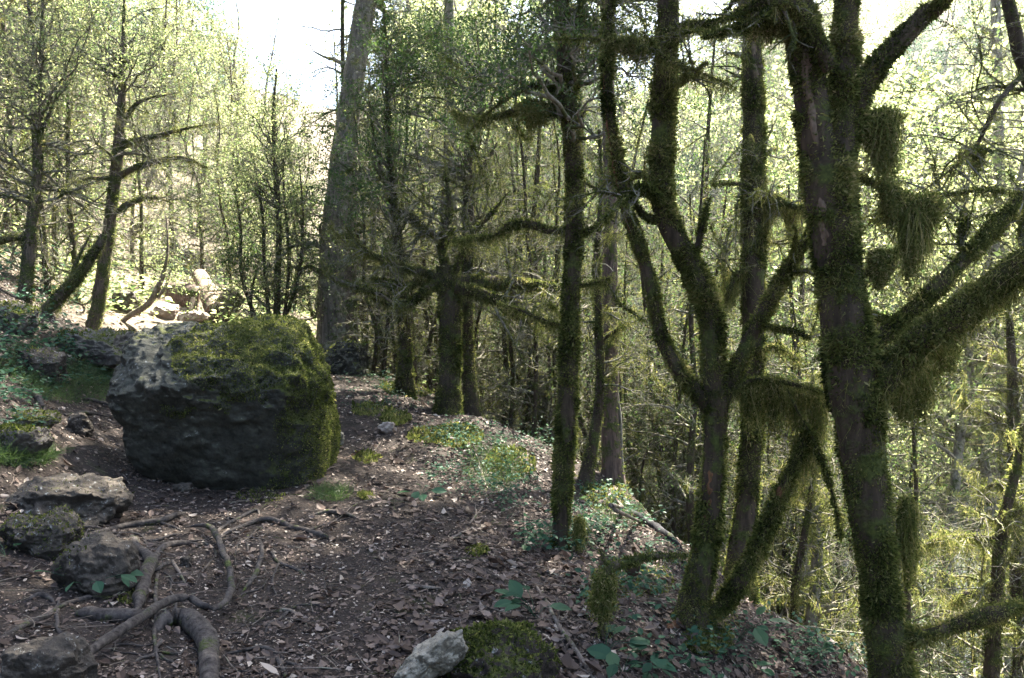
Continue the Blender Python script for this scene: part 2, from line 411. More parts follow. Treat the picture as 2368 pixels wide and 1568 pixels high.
def cap(buf, p, d, r, mat=0, sides=12):
    d = norm(np.asarray(d, float)); a = norm(np.cross(d, [0.3, .2, 1.0])); b = np.cross(d, a)
    th = np.arange(sides) / sides * 2 * np.pi
    ring = p + r * (np.cos(th)[:, None] * a + np.sin(th)[:, None] * b)
    buf.add(np.concatenate([[p + d * r * .08], ring]), t=[(0, 1 + i, 1 + (i + 1) % sides) for i in range(sides)], mat=mat)

def grow(p0, d0, L, r0, n, wob, grav, taper=.25):
    T = len(p0); paths = np.empty((T, n, 3)); paths[:, 0] = p0; d = np.array(d0, float); st = (np.asarray(L) / (n - 1))[:, None]
    for i in range(1, n):
        d = norm(d + rng.normal(0, wob, (T, 3)) + np.array([0, 0, grav]))
        paths[:, i] = paths[:, i - 1] + d * st
    return paths, np.asarray(r0)[:, None] * np.linspace(1, taper, n)[None]
def spawn(paths, radii, k, t0, t1, a0, a1, up=0.0):
    T, n, _ = paths.shape
    L = np.linalg.norm(np.diff(paths, axis=1), axis=2).sum(1)
    idx = rng.choice(T, k, p=L / L.sum()); t = rng.uniform(t0, t1, k) * (n - 1.001); i = t.astype(int); f = (t - i)
    p = paths[idx, i] * (1 - f)[:, None] + paths[idx, i + 1] * f[:, None]
    tan = norm(paths[idx, i + 1] - paths[idx, i])
    v = rng.normal(size=(k, 3)); v = norm(v - (v * tan).sum(1, keepdims=True) * tan)
    a = rng.uniform(a0, a1, k)[:, None]
    d = norm(tan * np.cos(a) + v * np.sin(a) + np.array([0, 0, up]))
    return p, d, radii[idx, i], L[idx], t / (n - 1)
def sample(paths, radii, k, tmin=0, tmax=1, byr=True):
    """k random places on the surfaces of tubes: points, outward normals, tangents"""
    T, n, _ = paths.shape
    seg = np.linalg.norm(np.diff(paths, axis=1), axis=2) * (radii[:, :-1] + (.004 if byr else 1e3))
    w = seg.ravel(); c = rng.choice(len(w), k, p=w / w.sum()); idx, i = c // (n - 1), c % (n - 1); f = rng.random(k)[:, None]
    p = paths[idx, i] * (1 - f) + paths[idx, i + 1] * f; r = radii[idx, i][:, None] * (1 - f) + radii[idx, i + 1][:, None] * f
    tan = norm(paths[idx, i + 1] - paths[idx, i]); v = rng.normal(size=(k, 3)); v = norm(v - (v * tan).sum(1, keepdims=True) * tan)
    return p + v * r, v, tan

def blades(buf, p, d, L, Wd, rnd, mat=0, face=None, fold=.15, belly=.5):
    """flat pointed leaves: one four-cornered face each, slightly folded"""
    k = len(p); d = norm(d)
    if face is None: face = rng.normal(size=(k, 3))
    s = norm(np.cross(d, face)); nn = np.cross(s, d)
    L = np.broadcast_to(L, (k,))[:, None]; Wd = np.broadcast_to(Wd, (k,))[:, None]
    m = p + d * L * belly
    v = np.stack([p, m + s * Wd * .5 + nn * Wd * fold, p + d * L, m - s * Wd * .5 + nn * Wd * fold], 1)
    q = np.arange(k * 4).reshape(k, 4)
    buf.add(v, q, rnd=np.repeat(np.broadcast_to(rnd, (k,)), 4), mat=mat)
def ribbons(buf, p, d, L, Wd, rnd, mat=0, n=3, grav=-.5, wob=.25):
    k = len(p); path, _ = grow(p, norm(d), np.broadcast_to(L, (k,)), np.ones(k), n + 1, wob, grav)
    s = norm(np.cross(norm(path[:, -1] - path[:, 0]), rng.normal(size=(k, 3))))[:, None]
    w = np.broadcast_to(Wd, (k,))[:, None, None] * np.linspace(1, .25, n + 1)[None, :, None] * .5
    v = np.stack([path - s * w, path + s * w], 2)        # k,n+1,2,3
    base = (np.arange(k) * (n + 1) * 2)[:, None]; i = np.arange(n)[None] * 2
    q = np.stack([base + i, base + i + 1, base + i + 3, base + i + 2], -1).reshape(-1, 4)
    buf.add(v, q, rnd=np.repeat(np.broadcast_to(rnd, (k,)), (n + 1) * 2), mat=mat)

def moss_tufts(buf, paths, radii, k, size=.02, tmin=0, down=.35, avoid=()):
    p, nrm, _ = sample(paths, radii, k)
    keep = fbm(p * 5.5, 3, 31) > -.36 - .32 * (nrm[:, 2]) - .16 * nrm[:, 0] + .10 * rng.normal(size=len(p))      # patchy, thicker on the upper side
    if avoid:                                                        # worn bare strips keep only scattered tufts
        x_, y_, _ = proj(p); fc = (nrm * norm(np.array([0, 0, EYE]) - p)).sum(1)
        for cx, cy_, rx, ry in avoid:
            e = ((x_ - cx) / rx) ** 2 + ((y_ - cy_) / ry) ** 2 + .9 * fbm(p * 14, 2, 9)
            keep &= ~((e < 1) & (fc > .1) & (rng.random(len(p)) < .93))
    p, nrm = p[keep], nrm[keep]; k = len(p)
    thick = .55 + 1.1 * np.clip(fbm(p * 9, 3, 77) + .4, 0, 1)
    L = size * np.minimum(rng.lognormal(0, .35, k), 1.9) * thick
    tone = np.clip(.42 + .6 * fbm(p * 6.0, 3, 12) + rng.normal(0, .2, k), 0, 1)
    blades(buf, p - nrm * .003, nrm * .6 + np.array([0, 0, -down * .6]) + rng.normal(0, .55, (k, 3)), L, L * .27, tone)
def drapes(buf, paths, radii, clumps, per, length, spread=.05, size=.008, tone=.55):
    """curtains of hanging moss under branches"""
    clumps, per = clumps * 3, max(6, per // 3); length = length * 1.15; spread = spread * .7
    c, _, tan = sample(paths, radii, clumps, byr=False)
    ln = length * rng.lognormal(0, .55, clumps)
    idx = np.repeat(np.arange(clumps), per); k = len(idx)
    off = rng.normal(0, spread, k)[:, None] * tan[idx] + rng.normal(0, .014, (k, 3))
    L = ln[idx] * rng.uniform(.25, 1, k) * np.exp(-(off ** 2).sum(1) / (2 * (spread * 1.2) ** 2))
    ribbons(buf, c[idx] + off, np.array([[0, 0, -1.0]]) + rng.normal(0, .3, (k, 3)), L, size * .5 * rng.uniform(.4, 1.4, k),
            np.clip(tone + rng.normal(0, .25, k), 0, 1), n=4, grav=-.25, wob=.45)
    j = np.repeat(np.arange(k), 3)
    pp = (c[idx] + off)[j] + rng.normal(0, .012, (3 * k, 3)); pp[:, 2] -= L[j] * rng.uniform(0, .8, 3 * k)
    blades(buf, pp, rng.normal(0, 1, (3 * k, 3)) + np.array([0, 0, -.6]), size * 2.8 * rng.uniform(.5, 1.2, 3 * k), size * .7, np.clip(tone + rng.normal(0, .22, 3 * k), 0, 1))

def twiggery(stem, srad, n1, n2, n3, L1, L2, L3, t0=.2, t1=1, up=.1, grav=-.03, r1=.35):
    """branches, sub-branches and twigs of a stem: list of (paths, radii)"""
    p, d, r, _, t = spawn(stem, srad, n1, t0, t1, 1.0, 1.6, up)
    a = grow(p, d, L1 * rng.uniform(.45, 1.15, n1) * (1.15 - .6 * t), np.clip(r * r1, .005, .05), 9, .16, grav, .18)
    p, d, r, L, _ = spawn(*a, n2, .15, 1, .5, 1.2, .02)
    b = grow(p, d, L2 * rng.uniform(.4, 1.2, n2), np.clip(r * .6, .0025, .016), 7, .2, grav, .25)
    p, d, r, L, _ = spawn(*b, n3, .15, 1, .4, 1.2, .02)
    c = grow(p, d, L3 * rng.uniform(.4, 1.2, n3), np.clip(r * .6, .0014, .005), 5, .22, grav, .4)
    return [a, b, c]
def leaf_on(buf, twigs, k, size, mat=0, clump=.05, zmin=None, var=(.5, .25), density=None):
    p, nrm, tan = sample(*twigs, k, byr=False)
    p = p + rng.normal(0, clump, p.shape)
    if density is not None:
        keep = density(p); p, nrm, tan = p[keep], nrm[keep], tan[keep]
    k = len(p)
    if k == 0: return
    d = nrm + tan * .7 + np.array([0, 0, -.1]) + rng.normal(0, .3, (k, 3))
    face = np.array([0, 0, 1.0]) + rng.normal(0, .45, (k, 3))
    L = size * rng.uniform(.65, 1.3, k)
    blades(buf, p, d, L, L * .55, np.clip(rng.normal(var[0], var[1], k), 0, 1), mat, face)

# ------------------------------------------------------------------ ground, river, sky is the world
X, Y, Z = GX, GY, GZ
b = Buf(); nx, ny = len(gx), len(gy)
ii = (np.arange(ny - 1)[:, None] * nx + np.arange(nx - 1)[None]).ravel()
b.add(np.stack([X, Y, Z], -1), np.stack([ii, ii + 1, ii + nx + 1, ii + nx], -1))
kind(b.build("forest_floor", M['ground']), 'structure')
b = Buf(); b.add([(2, 8, -9.75), (40, 8, -9.75), (40, 62, -9.75), (2, 62, -9.75)], [(0, 1, 2, 3)])
kind(b.build("river_water", M['water']), 'structure')

# ------------------------------------------------------------------ one tree drawn stem by stem
def patch(buf, path, rad, t0, t1, ang, half, mat=0, rnd=.5, lseed=3, ragged=.9, seed=0):
    """a strip of bare wood following a stem's surface; ang 0 faces the camera, + is its right"""
    n = 60; m = 13; k = len(path)
    ts = np.linspace(t0, t1, n)
    pa = np.stack([np.interp(ts * (k - 1), np.arange(k), path[:, a]) for a in range(3)], -1); ra = np.interp(ts * (k - 1), np.arange(k), rad)
    tan = norm(np.gradient(pa, axis=0)); tocam = norm(np.array([0, 0, EYE]) - pa)
    fdir = norm(tocam - (tocam * tan).sum(1, keepdims=True) * tan); side = np.cross(fdir, tan)
    if side[0] @ np.array([1, 0, 0]) < 0: side = -side
    wv = half * np.sqrt(np.clip(np.sin(np.linspace(0.02, 3.12, n)), 0, 1)) * (1 + ragged * fbm(np.stack([ts * 40, ts * 0 + seed, ts * 0], -1), 3, seed))
    a = math.radians(ang) + np.linspace(-1, 1, m)[None] * np.radians(wv)[:, None]
    nr = fdir[:, None] * np.cos(a)[..., None] + side[:, None] * np.sin(a)[..., None]
    pp = pa[:, None] + nr * ra[:, None, None]
    lk = 1 + .12 * fbm(pp * min(9, .55 / max(rad.mean(), .02)), 3, lseed) * 1.6
    edge = np.sin(np.linspace(0, np.pi, m))[None] ** .5 * np.sin(np.linspace(0, np.pi, n))[:, None] ** .5
    pp = pa[:, None] + nr * (ra[:, None] * lk - .010 + edge * .013 + .010 * fbm(pp * 30, 2, 5) * np.array([1.0]))[..., None]
    i = (np.arange(n - 1)[:, None] * m + np.arange(m - 1)[None]).ravel()
    buf.add(pp, np.stack([i, i + 1, i + m + 1, i + m], -1), rnd=rnd, mat=mat)

def hero(name, label, cat, depth, stems, bark='bark_dark', tufts=0, tuft=.02, hang=(), twig=None, leaf=None, extend=(), bare=(), limb_bark=None, lump=.12, group=None, flute=0.0, hangs=(), nomoss=(), avoid=(), crown=None, bare_mat='bare', up=3.0, sprays=()):
    S = []
    for si, st in enumerate(stems):
        a = np.array([(*p, 0)[:4] if len(p) == 3 else p for p in st], float)
        dd = depth + a[:, 3]
        path = P(a[:, 0], a[:, 1], dd); rad = a[:, 2] * .43 * dd / F
        if si == 0:                                                  # sink the foot into the ground
            g = hf(path[:1, 0], path[:1, 1])[0]
            ft = path[0] + np.array([0, 0, min(0, g - path[0, 2]) - .12]); path = np.concatenate([[ft], path]); rad = np.concatenate([[rad[0] * 1.15], rad])
        if si in extend:                                             # carry the stem on above the picture
            d = norm(path[-1] - path[-2]); d = norm(d + np.array([0, 0, .5]))
            path = np.concatenate([path, [path[-1] + d * up * .5, path[-1] + d * up + rng.normal(0, .1, 3)]]); rad = np.concatenate([rad, [rad[-1] * .8, rad[-1] * .4]])
        sp_ = resample(path, rad, 40)
        if si and si not in extend and -20 < a[-1, 0] < 2388: sp_[1][-12:] *= np.linspace(1, .3, 12)
        S.append(sp_)
    base = S[0][0][0] * 1.0; base[2] += .12
    root = thing(name, label, cat, base, group)
    PARTS = []
    for si, (p, r) in enumerate(S):
        bf = Buf(); sd = int(np.clip(6 + r.max() * 90, 6, 18))
        L = np.linalg.norm(np.diff(p, axis=0), axis=1).sum()
        n = int(np.clip(L / max(r.mean(), .01) * 1.2, 24, 90)); p2, r2 = resample(p, r, n)
        tubes(bf, p2[None], r2[None], sd, lump=lump, freq=min(9, .55 / max(r.mean(), .02)), seed=si + 3, flute=flute if si == 0 else 0)
        for e in (0, -1):
            if si and e == 0: continue
            cap(bf, p2[e], (p2[e] - p2[e - 1]) if e else p2[0] - p2[1], r2[e] * .95, sides=8)
        PARTS.append(bf.build("trunk" if si == 0 else "limb", M[(limb_bark or {}).get(si, bark)], root, base))
    paths = np.stack([p for p, _ in S]); rads = np.stack([r for _, r in S])
    cb = Buf()
    for (si, t0, t1, ang, half) in bare:
        bf = Buf(); patch(bf, S[si][0], S[si][1], t0, t1, ang, half, lseed=si + 3, seed=int(t0 * 100) + si); bf.build("bare_patch", M[bare_mat], PARTS[si], base)
    levels = []
    if twig:
        n1, n2, n3, L1, L2, L3, t0, t1 = twig[:8]; sel = twig[8] if len(twig) > 8 else range(len(S))
        sel = list(sel)
        levels = twiggery(paths[sel], rads[sel], n1, n2, n3, L1, L2, L3, t0, t1, grav=twig[9] if len(twig) > 9 else -.03)
        for (pp, rr), sd in zip(levels, (6, 4, 3)): tubes(cb, pp, rr, sd, mat=0)
    for (si, cx, cy_, rx, ry, nl, kl, size, lm, dj) in sprays:         # leafy boughs reaching out from a stem
        q0, r0 = S[si]; inn = np.nonzero(proj(q0)[1] < cy_ + ry * 1.6)[0]; inn = inn if len(inn) else np.arange(30, 40)
        a = rng.uniform(0, 6.28, nl); rr_ = np.sqrt(rng.random(nl))
        tgt = P(cx + np.cos(a) * rr_ * rx, cy_ + np.sin(a) * rr_ * ry, depth + rng.normal(0, dj, nl))
        k0 = inn[np.argmin(np.abs(q0[inn][None, :, 2] - (tgt[:, 2:3] - .25 * np.linalg.norm(tgt - q0[inn[0]], axis=1)[:, None])), axis=1)]
        st0 = q0[k0]; mid = (st0 + tgt) / 2 + rng.normal(0, .08, (nl, 3)) + [0, 0, .06]
        bp = np.stack([resample(np.stack([u0, u1, u2]), [1, .6, .2], 10)[0] for u0, u1, u2 in zip(st0, mid, tgt)])
        bp[:, 1:] += rng.normal(0, .02, bp[:, 1:].shape)
        br = np.minimum(r0[k0] * .45, .018)[:, None] * np.linspace(1, .15, 10)[None]
        tubes(cb, bp, br, 5)
        p_, d_, r_, L_, _ = spawn(bp, br, nl * 7, .35, 1, .4, 1.2, .05); l2 = grow(p_, d_, .38 * rng.uniform(.4, 1.2, nl * 7), np.clip(r_ * .6, .0018, .006), 6, .2, 0, .3); tubes(cb, *l2, 3)
        p_, d_, r_, L_, _ = spawn(*l2, nl * 22, .15, 1, .4, 1.2, .05); l3 = grow(p_, d_, .2 * rng.uniform(.4, 1.2, nl * 22), np.clip(r_ * .6, .0012, .003), 5, .2, 0, .4); tubes(cb, *l3, 3)
        leaf_on(cb, l3, kl, size, mat={'box': 1, 'lime': 2}[lm], clump=.03)
    if leaf and levels:
        for lf in (leaf if isinstance(leaf, list) else [leaf]):
            k, size, lm, dens = lf[:4]
            leaf_on(cb, levels[2], k, size, mat={'box': 1, 'lime': 2}[lm], density=dens, clump=lf[4] if len(lf) > 4 else .05)
    if crown:                                                        # the high crown above the picture, which shades the path
        (cx, cy_, cz), (rx, rz), nb, kk, size = crown
        top = S[0][0][-1] if 0 in extend else S[extend[0]][0][-1]
        st = np.stack([np.array([top, (top + np.array([cx, cy_, cz + rz])) / 2, [cx, cy_, cz + rz]])]); sp, sr = resample(st[0], [S[extend[0]][1][-1]] * 3, 12)
        sr = np.linspace(S[extend[0]][1][-1], .02, 12); tubes(cb, sp[None], sr[None], 8)
        q = rng.normal(size=(nb, 3)); q = norm(q) * rng.random((nb, 1)) ** .4 * np.array([rx, rx, rz]) + np.array([cx, cy_, cz])
        s0 = sp[np.clip(((q[:, 2] - sp[0, 2]) / (sp[-1, 2] - sp[0, 2]) * 9).astype(int), 0, 11)]
        mid = (s0 + q) / 2 + np.array([0, 0, .4]); tubes(cb, np.stack([s0, mid, q], 1), np.tile([[.05, .03, .01]], (nb, 1)), 4)
        li = rng.integers(0, nb, kk); lp = q[li] + rng.normal(0, 1, (kk, 3)) * np.array([.75, .75, .45])
        blades(cb, lp, rng.normal(size=(kk, 3)) + np.array([0, 0, -.3]), size * rng.uniform(.7, 1.3, kk), size * .6, rng.random(kk), 2, rng.normal(0, .5, (kk, 3)) + np.array([0, 0, 1]))
    if cb.n: cb.build("crown", [M['twig'], M['box'], M['lime']], root, base)
    if tufts or hang or hangs:
        mb = Buf()
        if tufts: ms_ = [i for i in range(len(S)) if i not in nomoss]; moss_tufts(mb, paths[ms_], rads[ms_], tufts, tuft, avoid=avoid)
        if tufts and levels: 
            moss_tufts(mb, *levels[0], int(tufts * .25), tuft * .9); moss_tufts(mb, *levels[1], int(tufts * .15), tuft * .7)
        for h in hang:
            src, clumps, per, ln, sp, sz = h
            pp, rr = (levels[src[1]] if src[0] == 't' else (paths[list(src)], rads[list(src)]))
            drapes(mb, pp, rr, clumps, per, ln, sp, sz)
        for (px, py, w, ln, k) in hangs:                              # one thick hanging cushion: where it hangs, how wide, how long
            q = P(px, py, depth); sc = depth / F
            a = np.clip(rng.normal(0, .24, k), -.6, .6) * w * sc
            env = np.interp(a / (w * sc), np.linspace(-.6, .6, 9), np.clip(.75 + rng.normal(0, .22, 9), .3, 1.15) * np.array([.35, .6, .8, .95, 1, .95, .8, .6, .35]))
            L = ln * sc * env * rng.uniform(.35, 1.0, k) * 1.3
            o = np.stack([a, rng.normal(0, w * sc * .2, k), rng.normal(0, .015, k)], -1)
            kk_ = int(k * .6); ribbons(mb, (q + o)[:kk_], np.array([[0, 0, -1.0]]) + rng.normal(0, .35, (kk_, 3)), L[:kk_], .0036, np.clip(rng.normal(.55, .25, kk_), 0, 1), n=6, grav=-.7, wob=.38)
            for rep_ in range(9):
                o2 = q + o + rng.normal(0, .012, (k, 3)); o2[:, 2] -= .9 * L * rng.random(k) ** .8
                blades(mb, o2, rng.normal(0, 1, (k, 3)) + np.array([0, 0, -.5]), .022 * rng.uniform(.5, 1.3, k), .006, np.clip(rng.normal(.6, .25, k), 0, 1))
        kind(mb.build("moss", M['moss'], root, base), 'stuff')
    return root, S, levels

def above(y): 
    return lambda p: proj(p)[1] < y
def inside(cx, cy, rx, ry):
    def f(p):
        x, y, _ = proj(p); e = ((x - cx) / rx) ** 2 + ((y - cy) / ry) ** 2
        return e < 1 + .6 * fbm(p * 1.6, 2, 4)
    return f

LANDMARKS = [(60, 'left edge'), (88, 'bare-limbed tree'), (262, 'crooked-limbed tree'), (640, 'leafy shrub'), (790, 'leaning conifer'),
             (1040, 'old stout tree'), (1320, 'straight pole tree'), (1412, 'red-barked conifer'), (1640, 'three-forked tree'), (1950, 'biggest mossy tree'), (2310, 'right edge')]

# right foreground: the big mossy tree
hero("mossy_tree", "big moss-coated tree with two heavy limbs reaching right and a bare bark strip", "tree", 3.5, [
    [(2095,1720,160),(2062,1560,106),(2045,1450,92),(2030,1300,94),(2008,1150,108),(1988,1000,116),(1974,900,132),(1964,820,132),(1950,720,114),(1936,600,112),(1922,480,124),(1914,380,128)],
    [(1906,420,92),(1882,280,88),(1865,150,84),(1845,0,80),(1830,-80,76)],
    [(1934,420,84),(1950,260,70),(1955,130,62),(1958,0,58),(1962,-80,54)],
    [(1958,340,48),(1988,225,54),(2030,150,52),(2090,85,50),(2160,10,42),(2210,-50,38,-.1)],
    [(1985,960,60),(2050,880,70,-.05),(2110,805,78,-.1),(2200,740,80,-.15),(2280,680,76,-.2),(2368,610,72,-.3),(2460,550,66,-.4)],
    [(1985,810,42,.1),(2050,772,46,.15),(2130,700,44,.2),(2200,630,42,.2),(2280,550,40,.2),(2368,460,38,.2),(2450,390,34,.2)],
    [(1965,300,22),(2010,272,24),(2060,262,18),(2095,272,9)],
    [(1980,405,12,.1),(2060,440,14,.15),(2130,462,14,.2),(2180,452,9,.25),(2290,440,6,.3),(2380,455,4,.3)],
    [(2060,1475,50),(2110,1470,36,-.05),(2160,1462,24,-.1),(2230,1440,42,-.15),(2300,1420,50,-.2),(2380,1395,40,-.2)],
    [(1990,640,10),(2040,600,13,.2),(2090,580,10,.3),(2150,560,5,.35)],
    [(1920,160,40,-.1),(1850,30,40,-.15),(1800,5,34,-.2),(1740,15,24,-.2),(1690,40,8,-.2)],
    [(2085,1150,10,.1),(2110,1210,16,.1),(2108,1290,18,.1),(2095,1350,10,.1)]],
    tufts=330000, tuft=.017, avoid=[(1900, 320, 30, 130), (2012, 1190, 26, 90), (1960, 1010, 22, 60), (2180, 650, 30, 26), (2160, 1462, 40, 16), (2050, 860, 40, 24), (1900, 560, 24, 60)], extend=(1, 2, 3), up=3.0, crown=((4.8, 7.4, 9), (2.2, 1.8), 60, 7000, .08),
    bare=[(0, .86, .985, -25, 20), (1, .0, .18, -4, 22), (8, .30, .46, 0, 80), (5, .44, .52, 10, 40)],
    twig=(34, 150, 420, .55, .3, .14, .15, 1, (1, 2, 3, 4, 5, 7, 9)),
    hang=[((4,), 60, 70, .13, .05, .006), ((5,), 26, 45, .05, .05, .006), ((0,), 30, 30, .05, .05, .006), (('t', 0), 70, 30, .07, .03, .005), ((7, 9), 20, 60, .12, .04, .005), ((8,), 16, 40, .06, .04, .006)],
    hangs=[(2045, 268, 54, 190, 950), (2020, 280, 30, 80, 200), (2112, 466, 42, 230, 950), (2060, 436, 40, 95, 400), (2150, 462, 40, 90, 400), (2040, 590, 44, 70, 400), (2090, 900, 50, 110, 300), (2130, 850, 60, 130, 380), (2185, 800, 50, 90, 260), (1740, 18, 50, 80, 260), (1790, 12, 60, 110, 360), (1840, 40, 50, 120, 300), (2000, 275, 44, 60, 400), (2100, 1160, 24, 190, 500), (2030, 590, 20, 80, 200)])

# the three-forked tree in front of the slope
hero("mossy_tree", "dark moss-coated tree forking into three stems above a broken rotten foot", "tree", gd(1590, 1465) + .12, [
    [(1580,1480,118),(1600,1420,84),(1625,1300,66),(1645,1150,58),(1652,1030,56),(1655,930,64),(1652,900,62)],
    [(1655,950,60),(1650,840,58),(1640,720,62),(1600,620,60),(1550,530,58),(1530,440,58),(1532,300,60),(1540,150,56),(1545,0,54),(1546,-60,52)],
    [(1645,950,40),(1590,880,36),(1540,810,34),(1520,740,30),(1506,660,33),(1478,570,32),(1445,470,28),(1425,370,26),(1408,260,24),(1402,130,24),(1410,0,24),(1412,-60,22)],
    [(1662,950,42),(1700,860,42),(1745,760,38),(1790,680,34),(1840,590,30),(1885,520,24),(1930,440,12)],
    [(1592,620,16),(1612,570,18),(1632,490,13),(1642,455,6)],
    [(1535,510,22,.05),(1495,503,20,.05),(1470,475,16,.05),(1450,455,12,.05),(1400,445,12,.05),(1345,420,5,.1)],
    [(1545,95,44),(1590,62,28,-.1),(1640,55,11,-.15),(1720,35,10,-.2),(1800,10,8,-.3)],
    [(1406,105,16),(1450,95,18,-.05),(1490,100,14,-.1),(1530,130,10,-.15),(1600,160,6,-.2),(1690,195,4,-.2)],
    [(1650,1420,50),(1690,1370,46,-.02),(1740,1290,42,-.05),(1790,1180,34,-.05),(1820,1110,30,-.05),(1850,1050,46,-.05),(1866,1000,36,-.05)],
    [(1670,915,14),(1740,880,13,-.05),(1800,882,14,-.08),(1860,895,12,-.1),(1920,912,8,-.1)],
    [(1600,1440,40),(1560,1455,46,-.06),(1530,1480,44,-.12),(1505,1520,34,-.18)],
    [(1820,900,6,-.1),(1850,960,8,-.1),(1900,1060,8,-.1),(1930,1160,7,-.1),(1945,1240,9,-.1)]],
    tufts=240000, tuft=.0175, avoid=[(1648, 1090, 24, 130), (1632, 1290, 20, 60), (1560, 830, 14, 60), (1815, 1125, 16, 26), (1500, 650, 10, 60), (1640, 800, 16, 60)], extend=(1, 2), up=3.2, crown=((3.4, 8.6, 9.8), (2.4, 2.0), 70, 8000, .08),
    bare=[(0, .50, .78, -12, 26), (10, .35, .9, -10, 40), (8, .60, .74, -20, 70), (2, .10, .40, -45, 18)], bare_mat='rotten', limb_bark={10: 'rotten'}, nomoss=(10,),
    twig=(30, 150, 420, .6, .32, .15, .2, 1, (1, 2, 3, 5, 6, 7, 9)),
    hang=[((9,), 9, 60, .16, .05, .006), ((6, 7), 26, 60, .10, .04, .006), ((1, 3), 40, 40, .05, .04, .006), ((8,), 26, 60, .09, .05, .006), (('t', 0), 80, 30, .07, .03, .005), ((11,), 5, 36, .10, .05, .006)],
    hangs=[(1735, 885, 50, 150, 260), (1790, 885, 60, 190, 330), (1845, 895, 50, 170, 260), (1890, 905, 40, 230, 300), (1860, 1010, 50, 140, 260), (1470, 105, 70, 50, 220), (1620, 1410, 60, 90, 260)])

# the trees round them
d_pole = gd(1300, 1268)
hero("mossy_tree", "straight slim mossy tree with a shaggy limb, alone at mid slope", "tree", d_pole, [
    [(1292,1280,50),(1296,1230,38),(1300,1150,48),(1308,1000,50),(1315,850,50),(1320,700,44),(1326,560,42),(1328,430,44),(1322,300,42),(1308,180,44),(1302,60,36),(1296,-60,32)],
    [(1306,170,22),(1325,100,22),(1342,20,20),(1350,-60,18)],
    [(1318,290,28),(1290,225,22),(1250,198,14),(1190,215,9),(1130,260,6),(1080,310,3)],
    [(1312,270,20,.05),(1240,245,28,.1),(1180,260,18,.15),(1110,275,9,.2),(1040,255,4,.3)],
    [(1325,530,18,.05),(1270,535,18,.1),(1230,520,22,.1),(1180,520,20,.15),(1140,545,9,.2),(1050,555,5,.3)],
    [(1330,545,12),(1370,530,9),(1420,495,4)], [(1325,660,9),(1370,655,9),(1420,640,3)], [(1330,290,14),(1348,265,8),(1356,250,4)],
    [(1318,760,10,.05),(1270,745,12,.1),(1210,720,10,.2),(1150,700,4,.3)]],
    tufts=115000, tuft=.021, avoid=[(1300, 1225, 14, 60), (1312, 960, 13, 70), (1322, 620, 11, 50)], extend=(0, 1), up=3.4, crown=((1.8, 9.6, 11), (2.4, 2.2), 70, 8000, .09), 
    twig=(30, 190, 700, .75, .4, .17, .3, 1), sprays=[(0, 1240, 120, 130, 130, 14, 4500, .026, 'box', .5), (0, 1440, 200, 90, 160, 10, 2600, .026, 'box', .5)],
    hang=[((3,), 14, 80, .13, .04, .006), ((4,), 22, 60, .10, .05, .006), ((2,), 14, 40, .06, .04, .006), (('t', 0), 90, 30, .08, .04, .006), ((6,8), 20, 60, .1, .04, .006)],
    hangs=[(1235, 250, 70, 70, 500), (1340, 1200, 20, 90, 200)])
d_b = 6.7
hero("mossy_tree", "thick upright mossy trunk close behind the three-forked tree", "tree", d_b, [
    [(1712,1310,80),(1716,1260,66),(1726,1180,54),(1740,1000,54),(1742,850,56),(1742,700,58),(1742,500,56),(1742,300,56),(1740,150,50),(1738,50,46),(1736,-50,44)],
    [(1742,445,30,-.05),(1790,462,28,-.1),(1850,480,14,-.2),(1900,470,5,-.3)],
    [(1738,620,18,-.05),(1700,640,16,-.1),(1680,700,10,-.1)], [(1735,430,12,-.05),(1690,424,9,-.1),(1645,428,5,-.2)],
    [(1740,820,10,-.05),(1790,800,10,-.2),(1850,830,5,-.4)]],
    tufts=115000, tuft=.022, avoid=[(1744, 690, 28, 90), (1722, 1200, 26, 70), (1740, 930, 16, 50)], extend=(0,), up=4, crown=((5.0, 11.0, 12.2), (3.0, 2.6), 80, 9000, .10), bare=[(0, .46, .58, 10, 30)],
    twig=(36, 220, 700, .9, .45, .18, .2, 1),
    hang=[((1, 2, 4), 30, 60, .14, .05, .007), (('t', 0), 90, 40, .12, .04, .006)],
    hangs=[(1760, 455, 70, 190, 1100), (1690, 640, 40, 120, 400), (1830, 470, 40, 110, 400)])
hero("conifer_tree", "straight conifer with bare purplish red bark behind the slim mossy pole", "tree", gd(1418, 1112), [
    [(1418,1125,70),(1416,1080,52),(1412,1000,46),(1410,850,44),(1410,600,40),(1410,400,36),(1406,200,32),(1400,0,28),(1398,-60,27)],
    [(1440,1118,14),(1436,1050,11),(1434,980,11),(1426,880,7)]],
    bark='bark_red', limb_bark={1: 'bark_grey'}, tufts=1800, tuft=.03, extend=(0,), up=7, flute=.06, lump=.08,
    twig=(50, 260, 900, 1.1, .5, .25, .35, .8, (0,)), hang=[(('t', 0), 60, 40, .2, .05, .009)], crown=((3.0, 12.2, 13), (3.2, 3), 90, 11000, .10))
hero("mossy_tree", "mossy trunk bowed leftwards just left of the red-barked conifer", "tree", gd(1360, 1122), [
    [(1352,1128,50),(1360,1080,34),(1375,1000,28),(1388,900,25),(1385,750,22),(1380,600,18),(1390,450,12),(1385,300,8)], [(1385,790,10),(1430,760,12),(1460,735,5)]],
    tufts=9000, tuft=.022, twig=(26, 150, 500, .7, .35, .16, .3, 1), hang=[(('t', 0), 50, 40, .12, .04, .007), ((1,), 8, 40, .12, .04, .007)])
